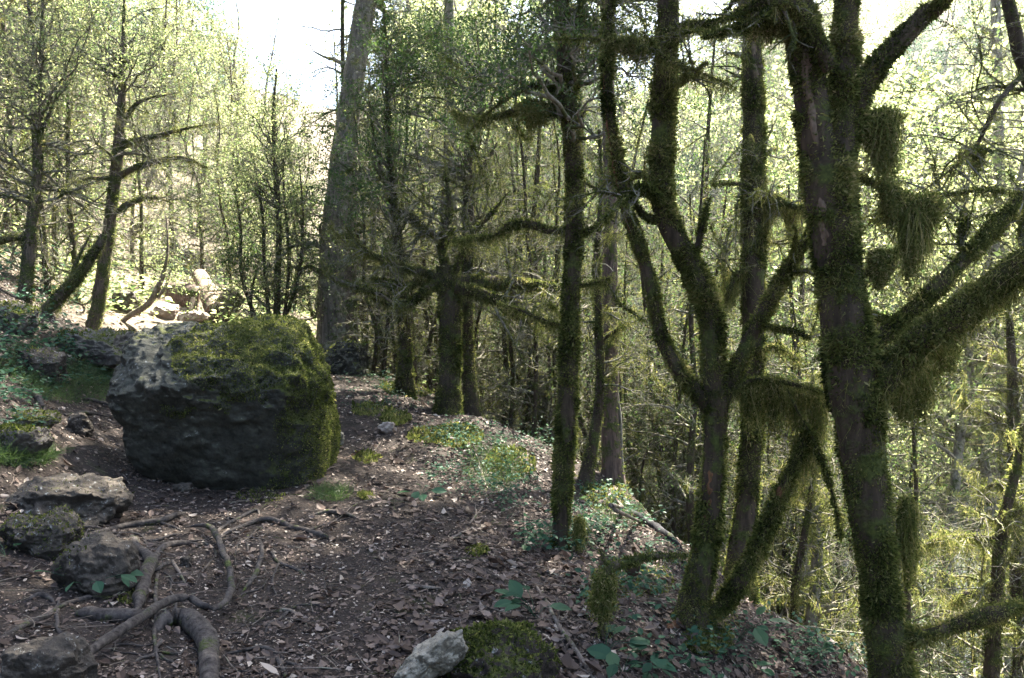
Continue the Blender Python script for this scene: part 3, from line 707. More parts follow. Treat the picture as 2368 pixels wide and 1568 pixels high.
hero("grey_tree", "grey-green smooth trunk rising right behind the red-barked conifer", "tree", gd(1470, 1150) + .3, [
    [(1462,1160,46),(1470,1100,34),(1478,1000,30),(1482,880,26),(1480,700,20),(1476,550,12),(1478,400,7)]],
    bark='bark_grey', tufts=4200, tuft=.022, twig=(26, 150, 500, .8, .35, .16, .3, 1), hang=[(('t', 0), 50, 30, .14, .04, .007)])
hero("mossy_tree", "thin mossy stem between the grey-green trunk and the three-forked tree", "tree", gd(1505, 1185) + .4, [
    [(1496,1190,26),(1508,1100,20),(1514,1000,18),(1520,880,14),(1524,700,10),(1520,560,6)]],
    tufts=3800, tuft=.022, twig=(26, 150, 500, .8, .35, .16, .3, 1), hang=[(('t', 0), 60, 30, .15, .04, .007)])

d_old = gd(1037, 962)
hero("old_mossy_tree", "old stout mossy tree with many spreading limbs where the slope begins", "tree", d_old, [
    [(1034,975,100),(1036,940,70),(1039,880,58),(1041,780,56),(1041,700,58),(1036,640,62),(1034,615,50)],
    [(1038,654,44),(1100,653,38),(1180,655,30),(1260,662,22),(1340,668,12)],
    [(1055,665,34,-.1),(1130,685,28,-.15),(1200,730,24,-.2),(1240,750,25,-.2),(1295,743,15,-.3)],
    [(1028,655,28,-.05),(985,668,20,-.1),(960,695,16,-.1),(910,702,18,-.1),(860,690,12,-.15)],
    [(1020,645,24),(950,622,20),(880,600,14),(830,565,9),(800,520,5)],
    [(1032,640,24,.05),(1022,560,20,.05),(1038,480,16,.1),(1030,400,9,.1)],
    [(1050,640,20,-.05),(1080,560,14,-.1),(1130,500,10,-.1),(1180,440,5,-.1)],
    [(965,680,9,-.1),(935,712,9,-.2),(880,682,9,-.25),(820,662,13,-.3),(765,638,14,-.3),(742,596,10,-.3)],
    [(1015,655,20,.05),(960,655,18,.1),(900,655,16,.1),(855,640,8,.1)]],
    tufts=85000, tuft=.024, limb_bark={7: 'stick'}, bare=[(2, .38, .6, -20, 50), (3, .15, .30, -10, 50)],
    twig=(64, 380, 1300, 1.15, .5, .2, .3, 1, (1, 2, 4, 5, 6, 8)),
    hang=[((1, 2), 60, 50, .16, .05, .008), ((3, 4, 8), 50, 50, .15, .05, .008), ((7,), 24, 60, .09, .04, .007), (('t', 0), 60, 30, .12, .04, .007)])
hero("mossy_tree", "mossy companion trunk crowding the old tree on its right, leaning out", "tree", d_old + .7, [
    [(1092,960,50),(1086,900,40),(1080,820,38),(1078,700,36),(1083,560,30),(1082,420,28),(1087,330,22),(1112,260,16),(1120,180,10)], [(1083,440,18),(1115,390,14),(1150,330,9)]],
    tufts=18000, tuft=.019, twig=(34, 220, 800, 1.0, .45, .2, .4, 1), sprays=[(0, 1090, 110, 190, 120, 40, 10000, .034, 'box', .9), (0, 980, 270, 170, 110, 22, 4500, .034, 'box', .9)], hang=[(('t', 0), 50, 30, .12, .04, .007)])
hero("pale_tree", "tall pale smooth-barked trunk rising behind the old many-limbed tree", "tree", 16.0, [
    [(1052,960,44),(1050,800,38),(1048,640,34),(1045,450,31),(1042,300,29),(1040,150,27),(1038,0,26),(1037,-60,25)]],
    bark='bark_grey', tufts=1500, tuft=.04, extend=(0,), up=5, crown=((2.2, 16.0, 13.8), (3.8, 3.4), 110, 12000, .11))
d_t = gd(937, 915)
hero("mossy_tree", "mossy crooked tree with a raised elbow limb left of the old tree", "tree", d_t, [
    [(936,922,60),(936,880,46),(937,820,36),(932,700,30),(922,580,26),(910,480,24),(900,360,15),(894,200,11),(890,60,8),(880,-40,6)],
    [(918,490,24),(955,505,26,-.1),(1010,548,17,-.2),(1060,560,9,-.2),(1150,560,4,-.2)], [(906,470,14),(882,400,10),(862,300,6),(850,200,3)],
    [(925,600,14),(870,590,11,-.1),(800,560,7,-.2),(760,520,3,-.3)]],
    tufts=34000, tuft=.024, twig=(50, 320, 1100, 1.0, .5, .2, .3, 1), sprays=[(0, 840, 330, 130, 150, 26, 7000, .036, 'box', .9), (0, 960, 90, 120, 100, 24, 6000, .036, 'box', .9)],
    hang=[((1, 3), 30, 50, .14, .05, .008), (('t', 0), 60, 30, .12, .04, .007)])
hero("mossy_tree", "slim mossy tree with a forked top right of the old tree", "tree", gd(1132, 960) + .2, [
    [(1138,975,40),(1130,880,27),(1138,760,22),(1150,640,19),(1150,500,16),(1144,350,13),(1142,200,9),(1146,60,6)],
    [(1150,540,14),(1200,505,18),(1250,520,12),(1290,530,6)], [(1146,380,8),(1190,300,6),(1230,220,3)]],
    tufts=9000, tuft=.026, twig=(46, 300, 1100, 1.1, .5, .2, .3, 1), sprays=[(0, 1180, 120, 160, 140, 30, 9000, .036, 'box', .9), (0, 1230, 330, 90, 120, 16, 3500, .034, 'box', .9)], hang=[(('t', 0), 70, 30, .14, .04, .007), ((1,), 12, 50, .16, .05, .007)])

# left: the leaning conifer, the sunlit trees on the bank, the shrub
hero("conifer_tree", "big tall grey conifer leaning right with forked double trunk", "tree", 13.5, [
    [(770,860,98),(771,790,92),(770,700,88),(775,560,78),(791,380,66),(815,200,60),(848,0,58),(858,-60,57)],
    [(806,850,62),(806,780,52),(805,650,46),(808,500,40),(811,400,34),(816,300,24),(822,230,12)]],
    bark='bark_conifer', limb_bark={1: 'bark_mid'}, tufts=4500, tuft=.03, extend=(0,), up=6, flute=.05, lump=.07,
    twig=(30, 160, 500, 1.3, .6, .25, .15, .6), hang=[(('t', 0), 24, 30, .15, .05, .009)], crown=((-3.6, 14.6, 13.5), (4.6, 4.5), 130, 17000, .11))
d1 = gd(60, 700)
hero("bare_limbed_tree", "slender sunlit tree with bare side limbs, near the left edge of the frame", "tree", d1, [
    [(54,708,46),(60,660,34),(70,560,31),(84,420,26),(92,280,19),(95,150,12),(98,40,8),(100,-50,6)],
    [(68,556,20),(40,548,20),(0,556,22),(-60,570,22),(-120,560,16)], [(88,330,9),(120,250,8),(160,180,4)], [(80,440,14),(120,430,8),(160,440,4)], [(92,300,9),(50,260,7),(10,240,3)]],
    bark='bark_mid', tufts=9000, tuft=.028, twig=(60, 380, 1500, 1.2, .55, .24, .25, 1, (0, 2, 3, 4)), sprays=[(0, 100, 110, 150, 130, 26, 2600, .042, 'lime', .9)], hang=[((1,), 14, 50, .12, .05, .009), (('t', 0), 50, 30, .12, .05, .008)])
d2 = gd(216, 768)
hero("crooked_limbed_tree", "dark leaning tree with crooked limbs beside the trail, behind the boulder", "tree", d2, [
    [(212,780,44),(218,750,35),(231,680,34),(248,560,31),(262,450,30),(274,340,28),(281,240,21),(284,130,13),(287,20,8),(288,-60,5)],
    [(262,415,20),(320,385,16,-.1),(400,365,13,-.2),(440,370,10,-.2),(480,388,5,-.3)], [(272,335,14),(310,325,14,-.1),(370,312,14,-.1),(440,295,6,-.2),(500,285,3,-.3)],
    [(276,300,18,.05),(298,262,13,.1),(330,232,9,.1),(420,212,4,.2)], [(262,412,13),(220,412,12,-.1),(178,415,6,-.2)], [(255,500,10),(300,470,18,-.1),(350,455,14,-.1),(400,470,6,-.2)], [(281,220,8),(240,160,6),(200,130,3)]],
    bark='bark_mid', extend=(0,), up=3, crown=((-6.4, 13.2, 10.6), (2.8, 2.2), 60, 7000, .10), tufts=13000, tuft=.026, twig=(64, 420, 1600, 1.1, .55, .24, .25, 1), sprays=[(0, 270, 100, 140, 110, 26, 2600, .04, 'lime', .9)],
    hang=[((1, 2, 4, 5), 50, 40, .09, .04, .008), (('t', 0), 50, 30, .1, .04, .008)])
hero("leaning_trunk", "dead mossy trunk leaning against the crooked-limbed dark tree", "dead trunk", gd(108, 722), [
    [(98,728,34),(150,672,32),(200,612,25),(232,560,20),(240,543,17)], [(160,660,10),(180,600,9),(215,530,4)]], bark='bark_mid', tufts=5000, tuft=.028, hang=[((0,), 16, 40, .14, .06, .009)])
hero("young_tree", "thin curved young tree arching out low beside the sunlit trail", "tree", gd(290, 748), [
    [(276,752,16),(300,730,14),(340,705,17),(362,672,17),(380,625,10),(388,570,6),(384,500,4)], [(365,690,9),(384,660,8),(398,610,4)]], bark='stick', tufts=900, tuft=.025, twig=(14, 60, 200, .5, .3, .15, .4, 1), leaf=[(900, .035, 'lime', None)])
hero("leafy_shrub", "bushy many-stemmed evergreen shrub with fresh leaves behind the boulder", "shrub", 13.0, [
    [(640,760,20),(642,650,17),(645,520,15),(636,380,12),(632,260,8),(640,160,4)], [(600,760,12),(560,640,10),(556,520,7),(540,420,4)], [(650,760,12),(690,640,9),(700,500,7),(690,350,4)], [(625,760,12),(612,620,10),(605,480,7),(580,330,4)], [(655,760,10),(668,600,8),(655,400,6),(672,280,3)], [(590,760,10),(580,690,8),(600,600,5)]],
    tufts=5000, tuft=.028, twig=(110, 700, 2200, .9, .45, .2, .12, 1), sprays=[(0, 625, 330, 120, 190, 40, 5000, .042, 'lime', .7), (1, 560, 520, 60, 130, 14, 2600, .042, 'box', .5), (2, 700, 540, 60, 150, 14, 2600, .042, 'box', .5)], leaf=[(3500, .042, 'box', None, .05), (4500, .046, 'lime', None)], hang=[(('t', 0), 50, 25, .1, .04, .008)])

# right edge
hero("mossy_tree", "dark mossy trunk slanting across the upper right corner of the frame", "tree", 4.2, [
    [(2640,1500,90),(2560,1000,70),(2480,560,54),(2410,270,40),(2368,160,36),(2345,60,36),(2322,-50,34)],
    [(2372,165,16),(2310,235,14,-.1),(2262,330,11,-.1),(2225,370,8,-.1),(2150,430,5,-.2),(2090,470,3,-.2)], [(2450,200,18),(2368,208,12),(2290,200,8,.1),(2215,225,4,.1)]],
    tufts=8000, tuft=.018, extend=(0,), up=2, twig=(22, 140, 480, .8, .4, .17, .3, 1, (1, 2)), hang=[(('t', 0), 24, 30, .06, .03, .006), ((1,), 12, 30, .05, .03, .006)], hangs=[(2262, 345, 26, 60, 250)])
hero("pale_tree", "thin pale trunk standing far off above the two heavy limbs", "tree", 19.0, [
    [(2326,1260,36),(2318,900,30),(2314,600,28),(2310,400,27),(2307,200,25),(2302,0,23),(2300,-60,22)]], bark='bark_grey', tufts=700, tuft=.05, extend=(0,), up=4, twig=(30, 160, 500, 1.6, .7, .3, .3, 1), leaf=[(3000, .08, 'lime', None, .12)])
hero("mossy_tree", "lichen-hung mossy trunk below the heavy limbs, close to the right frame edge", "tree", 9.0, [
    [(2362,1500,40),(2350,1300,34),(2345,1050,33),(2342,900,28),(2335,750,18),(2325,640,10)], [(2345,1000,10),(2290,960,9),(2220,930,4)], [(2350,1150,14),(2310,1120,12),(2250,1140,5)]],
    tufts=12000, tuft=.028, twig=(50, 320, 1000, .9, .45, .2, .2, 1), hang=[(('t', 0), 110, 50, .16, .05, .009), ((1, 2), 20, 50, .15, .05, .009)])
hero("mossy_tree", "low mossy stem standing over the river right of the big mossy tree", "tree", 7.0, [
    [(2285,1720,44),(2296,1500,36),(2305,1350,34),(2322,1200,30),(2350,1080,22),(2365,980,12)], [(2300,1400,14),(2250,1370,16),(2200,1390,6)], [(2310,1250,14),(2240,1240,14),(2160,1250,10),(2100,1290,4)]],
    tufts=12000, tuft=.024, twig=(40, 240, 800, .8, .4, .18, .2, 1), hang=[(('t', 0), 110, 50, .16, .05, .008), ((1, 2), 30, 60, .15, .05, .008)])
hero("thin_tree", "thin grey mossy stem below the big mossy tree's left side, over the drop", "tree", 7.5, [
    [(1872,1480,34),(1884,1380,30),(1890,1280,29),(1886,1150,24),(1878,1000,16),(1880,850,8)], [(1885,1180,12),(1840,1120,12),(1800,1060,5)]], bark='bark_grey',
    tufts=8000, tuft=.022, twig=(40, 240, 800, .8, .4, .18, .2, 1), hang=[(('t', 0), 90, 40, .15, .05, .008)])
hero("thin_tree", "thin dark stem slanting behind the mossy fallen limb, over the drop", "tree", 7.0, [
    [(1836,1440,22),(1842,1330,20),(1862,1230,18),(1880,1100,12),(1890,980,7)]], bark='bark_dark', tufts=3000, tuft=.022, twig=(30, 160, 500, .7, .35, .16, .2, 1), hang=[(('t', 0), 60, 40, .15, .05, .008)])

# ------------------------------------------------------------------ the crowd of trees: one of each build, then copies
def proto(kindname, height, rad, lean, t, leaves, size, lmat, drape, tufts, clear=.0, bark='bark_dark', multi=1, lvar=(.5, .25), tuft=.035, clump=.08, hsz=.012):
    parts = {}
    st = []
    for k in range(multi):
        n = 7; z = np.linspace(0, height * (1 - .25 * k / max(1, multi)), n); a = rng.uniform(0, 6.28)
        sp = .12 * height * (k > 0)
        off = np.cumsum(rng.normal(0, lean, (n, 2)), 0) + np.linspace(0, 1, n)[:, None] * sp * np.array([math.cos(a), math.sin(a)]); off[0] = 0
        pth = np.concatenate([off, z[:, None]], 1); pth[0, 2] = -.5
        st.append(resample(pth, rad * (1 - .3 * (k > 0)) * np.linspace(1.1, .12, n) ** .8, 30))
    sp = np.stack([p for p, _ in st]); sr = np.stack([r for _, r in st])
    bt = Buf(); tubes(bt, sp, sr, 8, lump=.14, freq=5); parts['trunk'] = bt.mesh("trunk", [M[bark]])
    n1, n2, n3, L1, L2, L3 = t
    lv = twiggery(sp, sr, n1, n2, n3, L1, L2, L3, clear, 1, up=.05, r1=.5)
    bc = Buf()
    for (pp, rr), sd in zip(lv, (5, 3, 3)): tubes(bc, pp, rr, sd)
    if leaves: leaf_on(bc, lv[2], leaves, size, mat=1, clump=clump, var=lvar, density=(lambda p: p[:, 2] > height * clear * .9 + rng.normal(0, height * .08, len(p))))
    parts['crown'] = bc.mesh("crown", [M['twig'], M[lmat]])
    if drape or tufts:
        mb = Buf()
        if tufts: moss_tufts(mb, sp, sr, tufts, tuft); moss_tufts(mb, *lv[0], tufts, tuft)
        if drape: drapes(mb, *lv[0], drape, 26, .16, .06, hsz); drapes(mb, *lv[1], drape, 14, .1, .05, hsz)
        parts['moss'] = mb.mesh("moss", [M['moss']])
    return parts
PR = {
    'mossy': [proto('mossy', h, r, .11, (44, 280, 1300, 1.5, .6, .26), lf, .04, 'box', 26, 4500, .06, clump=.03, multi=ms, tuft=.03) for h, r, lf, ms in ((6.5, .07, 2500, 1), (8, .08, 4500, 2), (5.5, .055, 3000, 2), (7.2, .06, 1800, 1), (9, .09, 5000, 1), (6, .05, 1200, 3))],
    'slim': [proto('slim', h, r, .10, (34, 190, 760, 1.35, .5, .22), 500, .04, 'box', 20, 3200, .08, clump=.03, tuft=.026) for h, r in ((6, .042), (7.5, .05), (5, .035), (6.8, .045))],
    'hill': [proto('hill', h, r, .16, (60, 340, 1300, 1.7, .75, .35), lf, .075, lm, 26, 1500, .14, bark='bark_mid', clump=.04, hsz=.02) for h, r, lf, lm in ((8, .08, 3000, 'lime'), (9.5, .09, 3500, 'box'), (7, .065, 2200, 'lime'), (8.5, .07, 1200, 'lime'))],
    'tall': [proto('tall', h, r, .3, (70, 340, 1300, 3.4, 1.4, .6), lf, .125, lm, 0, 0, .16, bark=bk, clump=.10, lvar=(.5, .28)) for h, r, lf, lm, bk in ((19, .16, 13000, 'lime', 'bark_grey'), (23, .20, 15000, 'box', 'bark_mid'), (16, .14, 11000, 'lime', 'bark_grey'), (18, .15, 13000, 'herb', 'bark_grey'))],  # dark box and herb leaves stand in for gaps of shaded foliage
    'maple': [proto('maple', h, r, .25, (70, 420, 1900, 3.2, 1.4, .6), lf, .13, 'lime', 14, 900, .42, bark=bk, clump=.07, lvar=(.6, .28), hsz=.02) for h, r, lf, bk in ((15, .15, 6500, 'bark_grey'), (17, .17, 8000, 'bark_mid'), (13, .12, 6000, 'bark_grey'))],
    'far': [proto('far', h, r, .3, (60, 300, 900, 3.2, 1.4, .7), lf, .26, lm, 0, 0, .12, bark='bark_grey', clump=.35, lvar=(.55, .3)) for h, r, lf, lm in ((12, .18, 7000, 'lime'), (15, .22, 8000, 'box'), (10, .16, 6500, 'lime'), (13, .18, 8000, 'herb'))],  # some variants get darker leaves, imitating foliage in shade by colour
}
def place(kindname, name, x, y, s, group, cat, noun, variant=None, tilt=.05):
    v = int(rng.integers(len(PR[kindname]))) if variant is None else variant
    z = float(hf(x, y))
    r = bpy.data.objects.new(name, None); col.objects.link(r); r.location = (x, y, z - .05)
    r.rotation_euler = (rng.normal(0, tilt), rng.normal(0, tilt), rng.uniform(0, 6.28)); r.scale = (s, s, s * rng.uniform(.9, 1.15))
    r['category'] = cat; r['group'] = group
    for pn, me in PR[kindname][v].items():
        o = bpy.data.objects.new(pn, me); col.objects.link(o); o.parent = r
        if pn == 'moss': o['kind'] = 'stuff'
    CROWD.append((r, noun)); return r
CROWD = []
ORD = "nearest,second nearest,third nearest,fourth nearest,fifth nearest,sixth nearest,seventh nearest,eighth nearest,ninth nearest,tenth nearest,eleventh nearest,twelfth nearest,thirteenth nearest,fourteenth nearest,fifteenth nearest,sixteenth nearest,seventeenth nearest,eighteenth nearest,nineteenth nearest,twentieth nearest".split(',')
def label_crowd():
    sec = {}
    for r, noun in CROWD:
        x, y, d = proj(np.array(r.location)); k = int(np.searchsorted([a for a, _ in LANDMARKS], float(x)))
        k = min(max(k, 1), len(LANDMARKS) - 1); sec.setdefault((noun, k), []).append((float(d), r))
    for (noun, k), rows in sec.items():
        for i, (_, r) in enumerate(sorted(rows, key=lambda a: a[0])):
            if i < len(ORD): r['label'] = f"{ORD[i]} {noun} between {LANDMARKS[k - 1][1]} and {LANDMARKS[k][1]}"
            else: r['label'] = f"distant {noun} between {LANDMARKS[k - 1][1]} and {LANDMARKS[k][1]}"

# thin mossy trees beyond the brink, down to the river flat
for px, d, s in [(846,15,.9),(862,18,.8),(884,14,.75),(905,20,1),(962,17,.9),(990,14.5,.8),(1066,19,.9),(1098,15,.95),(1160,13.5,.9),(1185,18,1),(1205,12.5,.8),(1228,15,1.05),(1248,20,1.1),(1275,13,.9),(1292,17,1),(1340,14,1.0),(1345,20,1.1),(1440,14,1.0),(1456,19,1.1),(1490,13,.95),(1535,11.5,.9),(1548,16,1.1),(1572,13,1.0),(1590,20,1.2),(1615,12,.95),(1640,16,1.1),(1690,13.5,1.0),(1716,17,1.1),(1770,11,.85),(1790,14,1.0),(1815,18,1.1),(1838,12.5,.9),(1905,15,1.0),(1932,11.5,.8),(2060,12,.8),(2085,17,1),(2120,14,.9),(2150,22,1.1),(2140,11.5,.75),(2150,18,.85),(2195,9.5,.6),(2250,12,.7),(2235,26,1.0),(2310,14.5,.8),(2290,24,1),(2335,17,.8),(2365,13,.8),(2400,20,1.0),(1835,9.2,.62),(1868,10.5,.7),(1925,9.0,.6),(2075,8.5,.55),(2105,10.2,.65),(2130,8.8,.5),(2290,9.6,.62),(2330,11,.7),(2375,8.6,.6),(1790,9.8,.66),(1745,10.6,.72),(1560,10.2,.68),(1620,9.6,.66),(1480,10.8,.7)]:
    q = P(px, 800, d); place('mossy', 'thin_mossy_tree', q[0], q[1], s, 'thin mossy trees down the slope', 'tree', 'thin mossy tree downslope')
for px, d, s in [(852,12.6,.8),(870,15.5,1),(879,12.8,.8),(897,13.6,.9),(915,16,1),(925,13,.7),(952,14,.9),(968,12.3,.8),(980,16.5,1),(1001,13.2,.9),(1020,16,1),(1060,14,.9),(1076,16.5,1),(1112,13,.9),(1122,17,1.1),(1150,15,1),(1166,12,.8),(1178,15,.9),(1196,13.5,.9),(1212,16,1.1),(1222,11.2,.75),(1238,13,.9),(1258,15.5,1),(1268,11.5,.8),(1284,14.5,1),(1330,12,.9),(1350,16.5,1.1),(1366,12.6,.9),(1432,11.5,.9),(1448,16,1.1),(1462,12.2,.8),(1482,15,1),(1500,17.5,1.2),(1528,14,1),(1542,11,.8),(1556,13.5,.95),(1580,10.5,.8),(1602,14.5,1),(1630,11.5,.9),(1660,15.5,1.1),(1684,10.8,.8),(1700,16,1.1),(1724,12.5,.9),(1765,13,1),(1782,10,.8),(1806,12,.9),(1826,15,1),(1850,10.5,.8)]:
    q = P(px, 800, d); place('slim', 'slim_mossy_stem', q[0], q[1], s, 'slim mossy stems crowding the brink', 'tree', 'slim mossy stem', tilt=.045)
# sunlit trees up the left hillside
for px, d, s in [(-60,13,.9),(10,15,1),(130,14.5,.85),(30,19,1),(170,18,.9),(-20,24,1.1),(75,23,1),(150,27,1.1),(215,20,.85),(240,25,1),(310,22,.8),(330,29,1),(60,31,1.2),(-40,34,1.3),(200,34,1.2),(280,36,1.1),(390,32,.9),(360,40,1.1),(430,38,.95),(470,21,.62),(520,21,.62),(495,28,.9),(540,31,.95),(572,36,1.0),(555,26,.65),(590,23,.6),(620,30,.75),(700,22,.62),(665,27,.7),(720,30,.7),(650,38,.8),(585,34,1.12),(625,40,1.15),(660,44,1.1),(480,44,1),(120,42,1.3),(20,47,1.4),(230,50,1.3),(330,52,1.3),(540,36,.7),(610,40,.65),(690,42,.7)]:
    q = P(px, 700, d); place('hill', 'slender_sunlit_tree', q[0], q[1], s, 'slender sunlit trees up the left hillside', 'tree', 'slender tree up the hillside')
for px, d, s in [(110,12.6,.8),(180,13.2,.7),(330,19,.8),(400,24,.9),(455,27,.9),(545,17,.65),(680,17.5,.65),(725,18,.6),(-30,16,.9),(45,17,.85)]:
    q = P(px, 700, d); place('mossy', 'thin_mossy_tree', q[0], q[1], s, 'thin mossy trees beside the trail', 'tree', 'thin trailside mossy tree')
# leafy trees on the far side of the valley
for i in range(84):
    if i < 66:
        d = rng.uniform(42, 92); px = rng.uniform(880, 2500)
    else: d = rng.uniform(50, 100); px = rng.uniform(-60, 560)
    q = P(px, 700, d); z = hf(q[0], q[1])
    if z < -8.8: continue
    place('far', 'leafy_tree', q[0], q[1], float(rng.uniform(.8, 1.25)), 'leafy trees across the valley' if i < 66 else 'leafy trees on the far left hill', 'tree', 'leafy tree across the valley')
for px, d, s in [(905,46,.9),(960,52,1.0),(1015,50,1.0),(1070,45,.95),(1120,56,1.2),(1165,48,1.0),(1215,53,1.1),(1262,46,1.1),(1310,57,1.2),(1365,48,1.05),(1420,52,1.15),(1470,45,1.1),(1530,56,1.2),(1585,48,1.1),(1640,52,1.2),(1695,44,1.1),(1750,55,1.2),(1805,47,1.1),(1860,50,1.2),(1925,44,1.1),(1990,52,1.2),(2060,56,1.2),(2130,60,1.2),(2200,57,1.2),(2290,55,1.2),(2380,52,1.2),(2460,48,1.1),(1230,66,1.3),(1480,66,1.3),(1780,66,1.3),(1050,64,1.2)]:
    q = P(px, 800, d); place('tall', 'tall_leafy_tree', q[0], q[1], s, 'tall leafy trees on the valley floor', 'tree', 'tall leafy valley tree')
for px, d, s in [(2120,14.5,.95),(2340,18,1.0),(2390,15,.9),(2055,21,1.05),(2310,25,1.15),(2120,24,1.1),(2440,20,1),(1500,40,1.3),(1245,38,1.25),(1655,41,1.3),(1815,39,1.3),(955,40,1.2),(1950,18,1.0),(905,56,1.9),(985,58,2.2),(1075,55,2.2),(1160,58,2.3),(1250,54,2.1),(1335,57,2.3),(1430,55,2.2),(1520,58,2.4),(1600,56,2.2),(1690,60,2.3),(1800,60,2.3)]:
    q = P(px, 800, d); place('maple', 'broadleaf_tree', q[0], q[1], s, 'bright broadleaf trees on the slope to the river', 'tree', 'bright broadleaf tree downslope')
for i in range(46):
    d = rng.uniform(40, 62); q = P(rng.uniform(840, 2500), 700, d)
    if hf(q[0], q[1]) > -9: place('far', 'leafy_tree', q[0], q[1], float(rng.uniform(.4, .7)), 'leafy trees across the valley', 'tree', 'leafy tree across the valley')
label_crowd()

# ------------------------------------------------------------------ stones
def cube_sphere(n):
    g = np.linspace(-1, 1, n + 1); A, B_ = np.meshgrid(g, g); fs = []; vs = []; off = 0
    for ax in range(3):
        for sg in (1, -1):
            v = np.zeros((n + 1, n + 1, 3)); v[..., ax] = sg; v[..., (ax + 1) % 3] = A * (1 if sg > 0 else -1); v[..., (ax + 2) % 3] = B_
            v = np.tan(v * math.pi / 4); vs.append(norm(v.reshape(-1, 3)))
            i = (np.arange(n)[:, None] * (n + 1) + np.arange(n)[None]).ravel()
            fs.append(np.stack([i, i + 1, i + n + 2, i + n + 1], -1) + off); off += (n + 1) ** 2
    v = np.concatenate(vs); f = np.concatenate(fs)
    key = np.round(v, 5); _, first, inv = np.unique(key, axis=0, return_index=True, return_inverse=True)
    return v[first], inv.ravel()[f]
def stone(name, label, cx, cy, w, h, mat, depth_ratio=.8, sink=.25, n=56, seed=0, amp=.22, box=.6, moss=0, cat="rock", tilt=0.0, group=None, mt=.02, lift=0):
    """cx,cy: where its visible lower middle stands; w,h in photo units"""
    p, d = ground(cx, cy); p = p[0]; d = float(d[0]); sw, sh = w * d / F, h * d / F
    v, f = cube_sphere(n)
    m = np.abs(v).max(1, keepdims=True); u = v * (1 - box) + v / m * box * .85
    r_ = np.random.default_rng(seed)
    for _ in range(7):                                               # broken faces
        nd = norm(r_.normal(size=3)); c = r_.uniform(.62, .9); k = u @ nd; u = u - np.clip(k - c, 0, 9)[:, None] * nd * .85
    u = u * (1 + amp * fbm(v * 1.5 + seed * 3.3, 3, seed)[:, None])
    u = u * np.array([sw * .5, sw * .5 * depth_ratio, sh * .5 / (1 - sink)])
    z0 = (sw * sh) ** .5; q_ = u / z0 + seed * 1.7
    u = u + norm(u / np.array([1, 1, max(.3, sh / sw)])) * (z0 * (.10 * fbm(q_ * 3, 4, seed + 5, gain=.55) + .07 * fbm(q_ * 5, 4, seed + 9, ridged=True) + .03 * fbm(q_ * 14, 3, seed + 11)))[:, None]
    c, s = math.cos(tilt), math.sin(tilt); u = np.stack([u[:, 0] * c + u[:, 2] * s, u[:, 1], -u[:, 0] * s + u[:, 2] * c], -1)
    base = p + np.array([0, sw * .5 * depth_ratio * .8, 0]); base[2] = hf(base[0], base[1]) * .5 + p[2] * .5 + lift
    b = Buf(); b.add(u + base + np.array([0, 0, sh * (.5 / (1 - sink)) * (1 - 2 * sink)]), f)
    o = b.build(name, M[mat], None, base); tag(o, label, cat, group)
    if moss:
        w_ = u + base + np.array([0, 0, sh * (.5 / (1 - sink)) * (1 - 2 * sink)])
        moss_on(o, w_, f, moss, mt, base)
    return o
def surf_points(v, f, k):
    a, b_, c, d = (v[f[:, i]] for i in range(4))
    nr = np.cross(c - a, d - b_); ar = np.linalg.norm(nr, axis=1); i = rng.choice(len(f), k, p=ar / ar.sum()); s, t = rng.random((2, k, 1))
    p = (a[i] * (1 - s) + b_[i] * s) * (1 - t) + (d[i] * (1 - s) + c[i] * s) * t
    return p, norm(nr[i])
def moss_on(parent, v, f, k, size, base, thr=-.05, bias=.5, tone=.38, mask=None):
    p, nr = surf_points(v, f, k); ctr = v.mean(0); flip = ((p - ctr) * nr).sum(1) < 0; nr[flip] *= -1
    keep = fbm(p * 2.6, 4, 3) + bias * nr[:, 2] + .15 * rng.normal(size=k) > thr + .35
    if mask is not None: keep &= mask(p, nr)
    p, nr = p[keep], nr[keep]; k = len(p)
    mb = Buf(); L = size * rng.lognormal(0, .4, k)
    blades(mb, p - nr * .002, nr * .8 + np.array([0, 0, -.15]) + rng.normal(0, .5, (k, 3)), L, L * .4, np.clip(tone + .3 * fbm(p * 4, 3, 8) + rng.normal(0, .2, k), 0, 1))
    kind(mb.build("moss", M['moss'], parent, base), 'stuff')

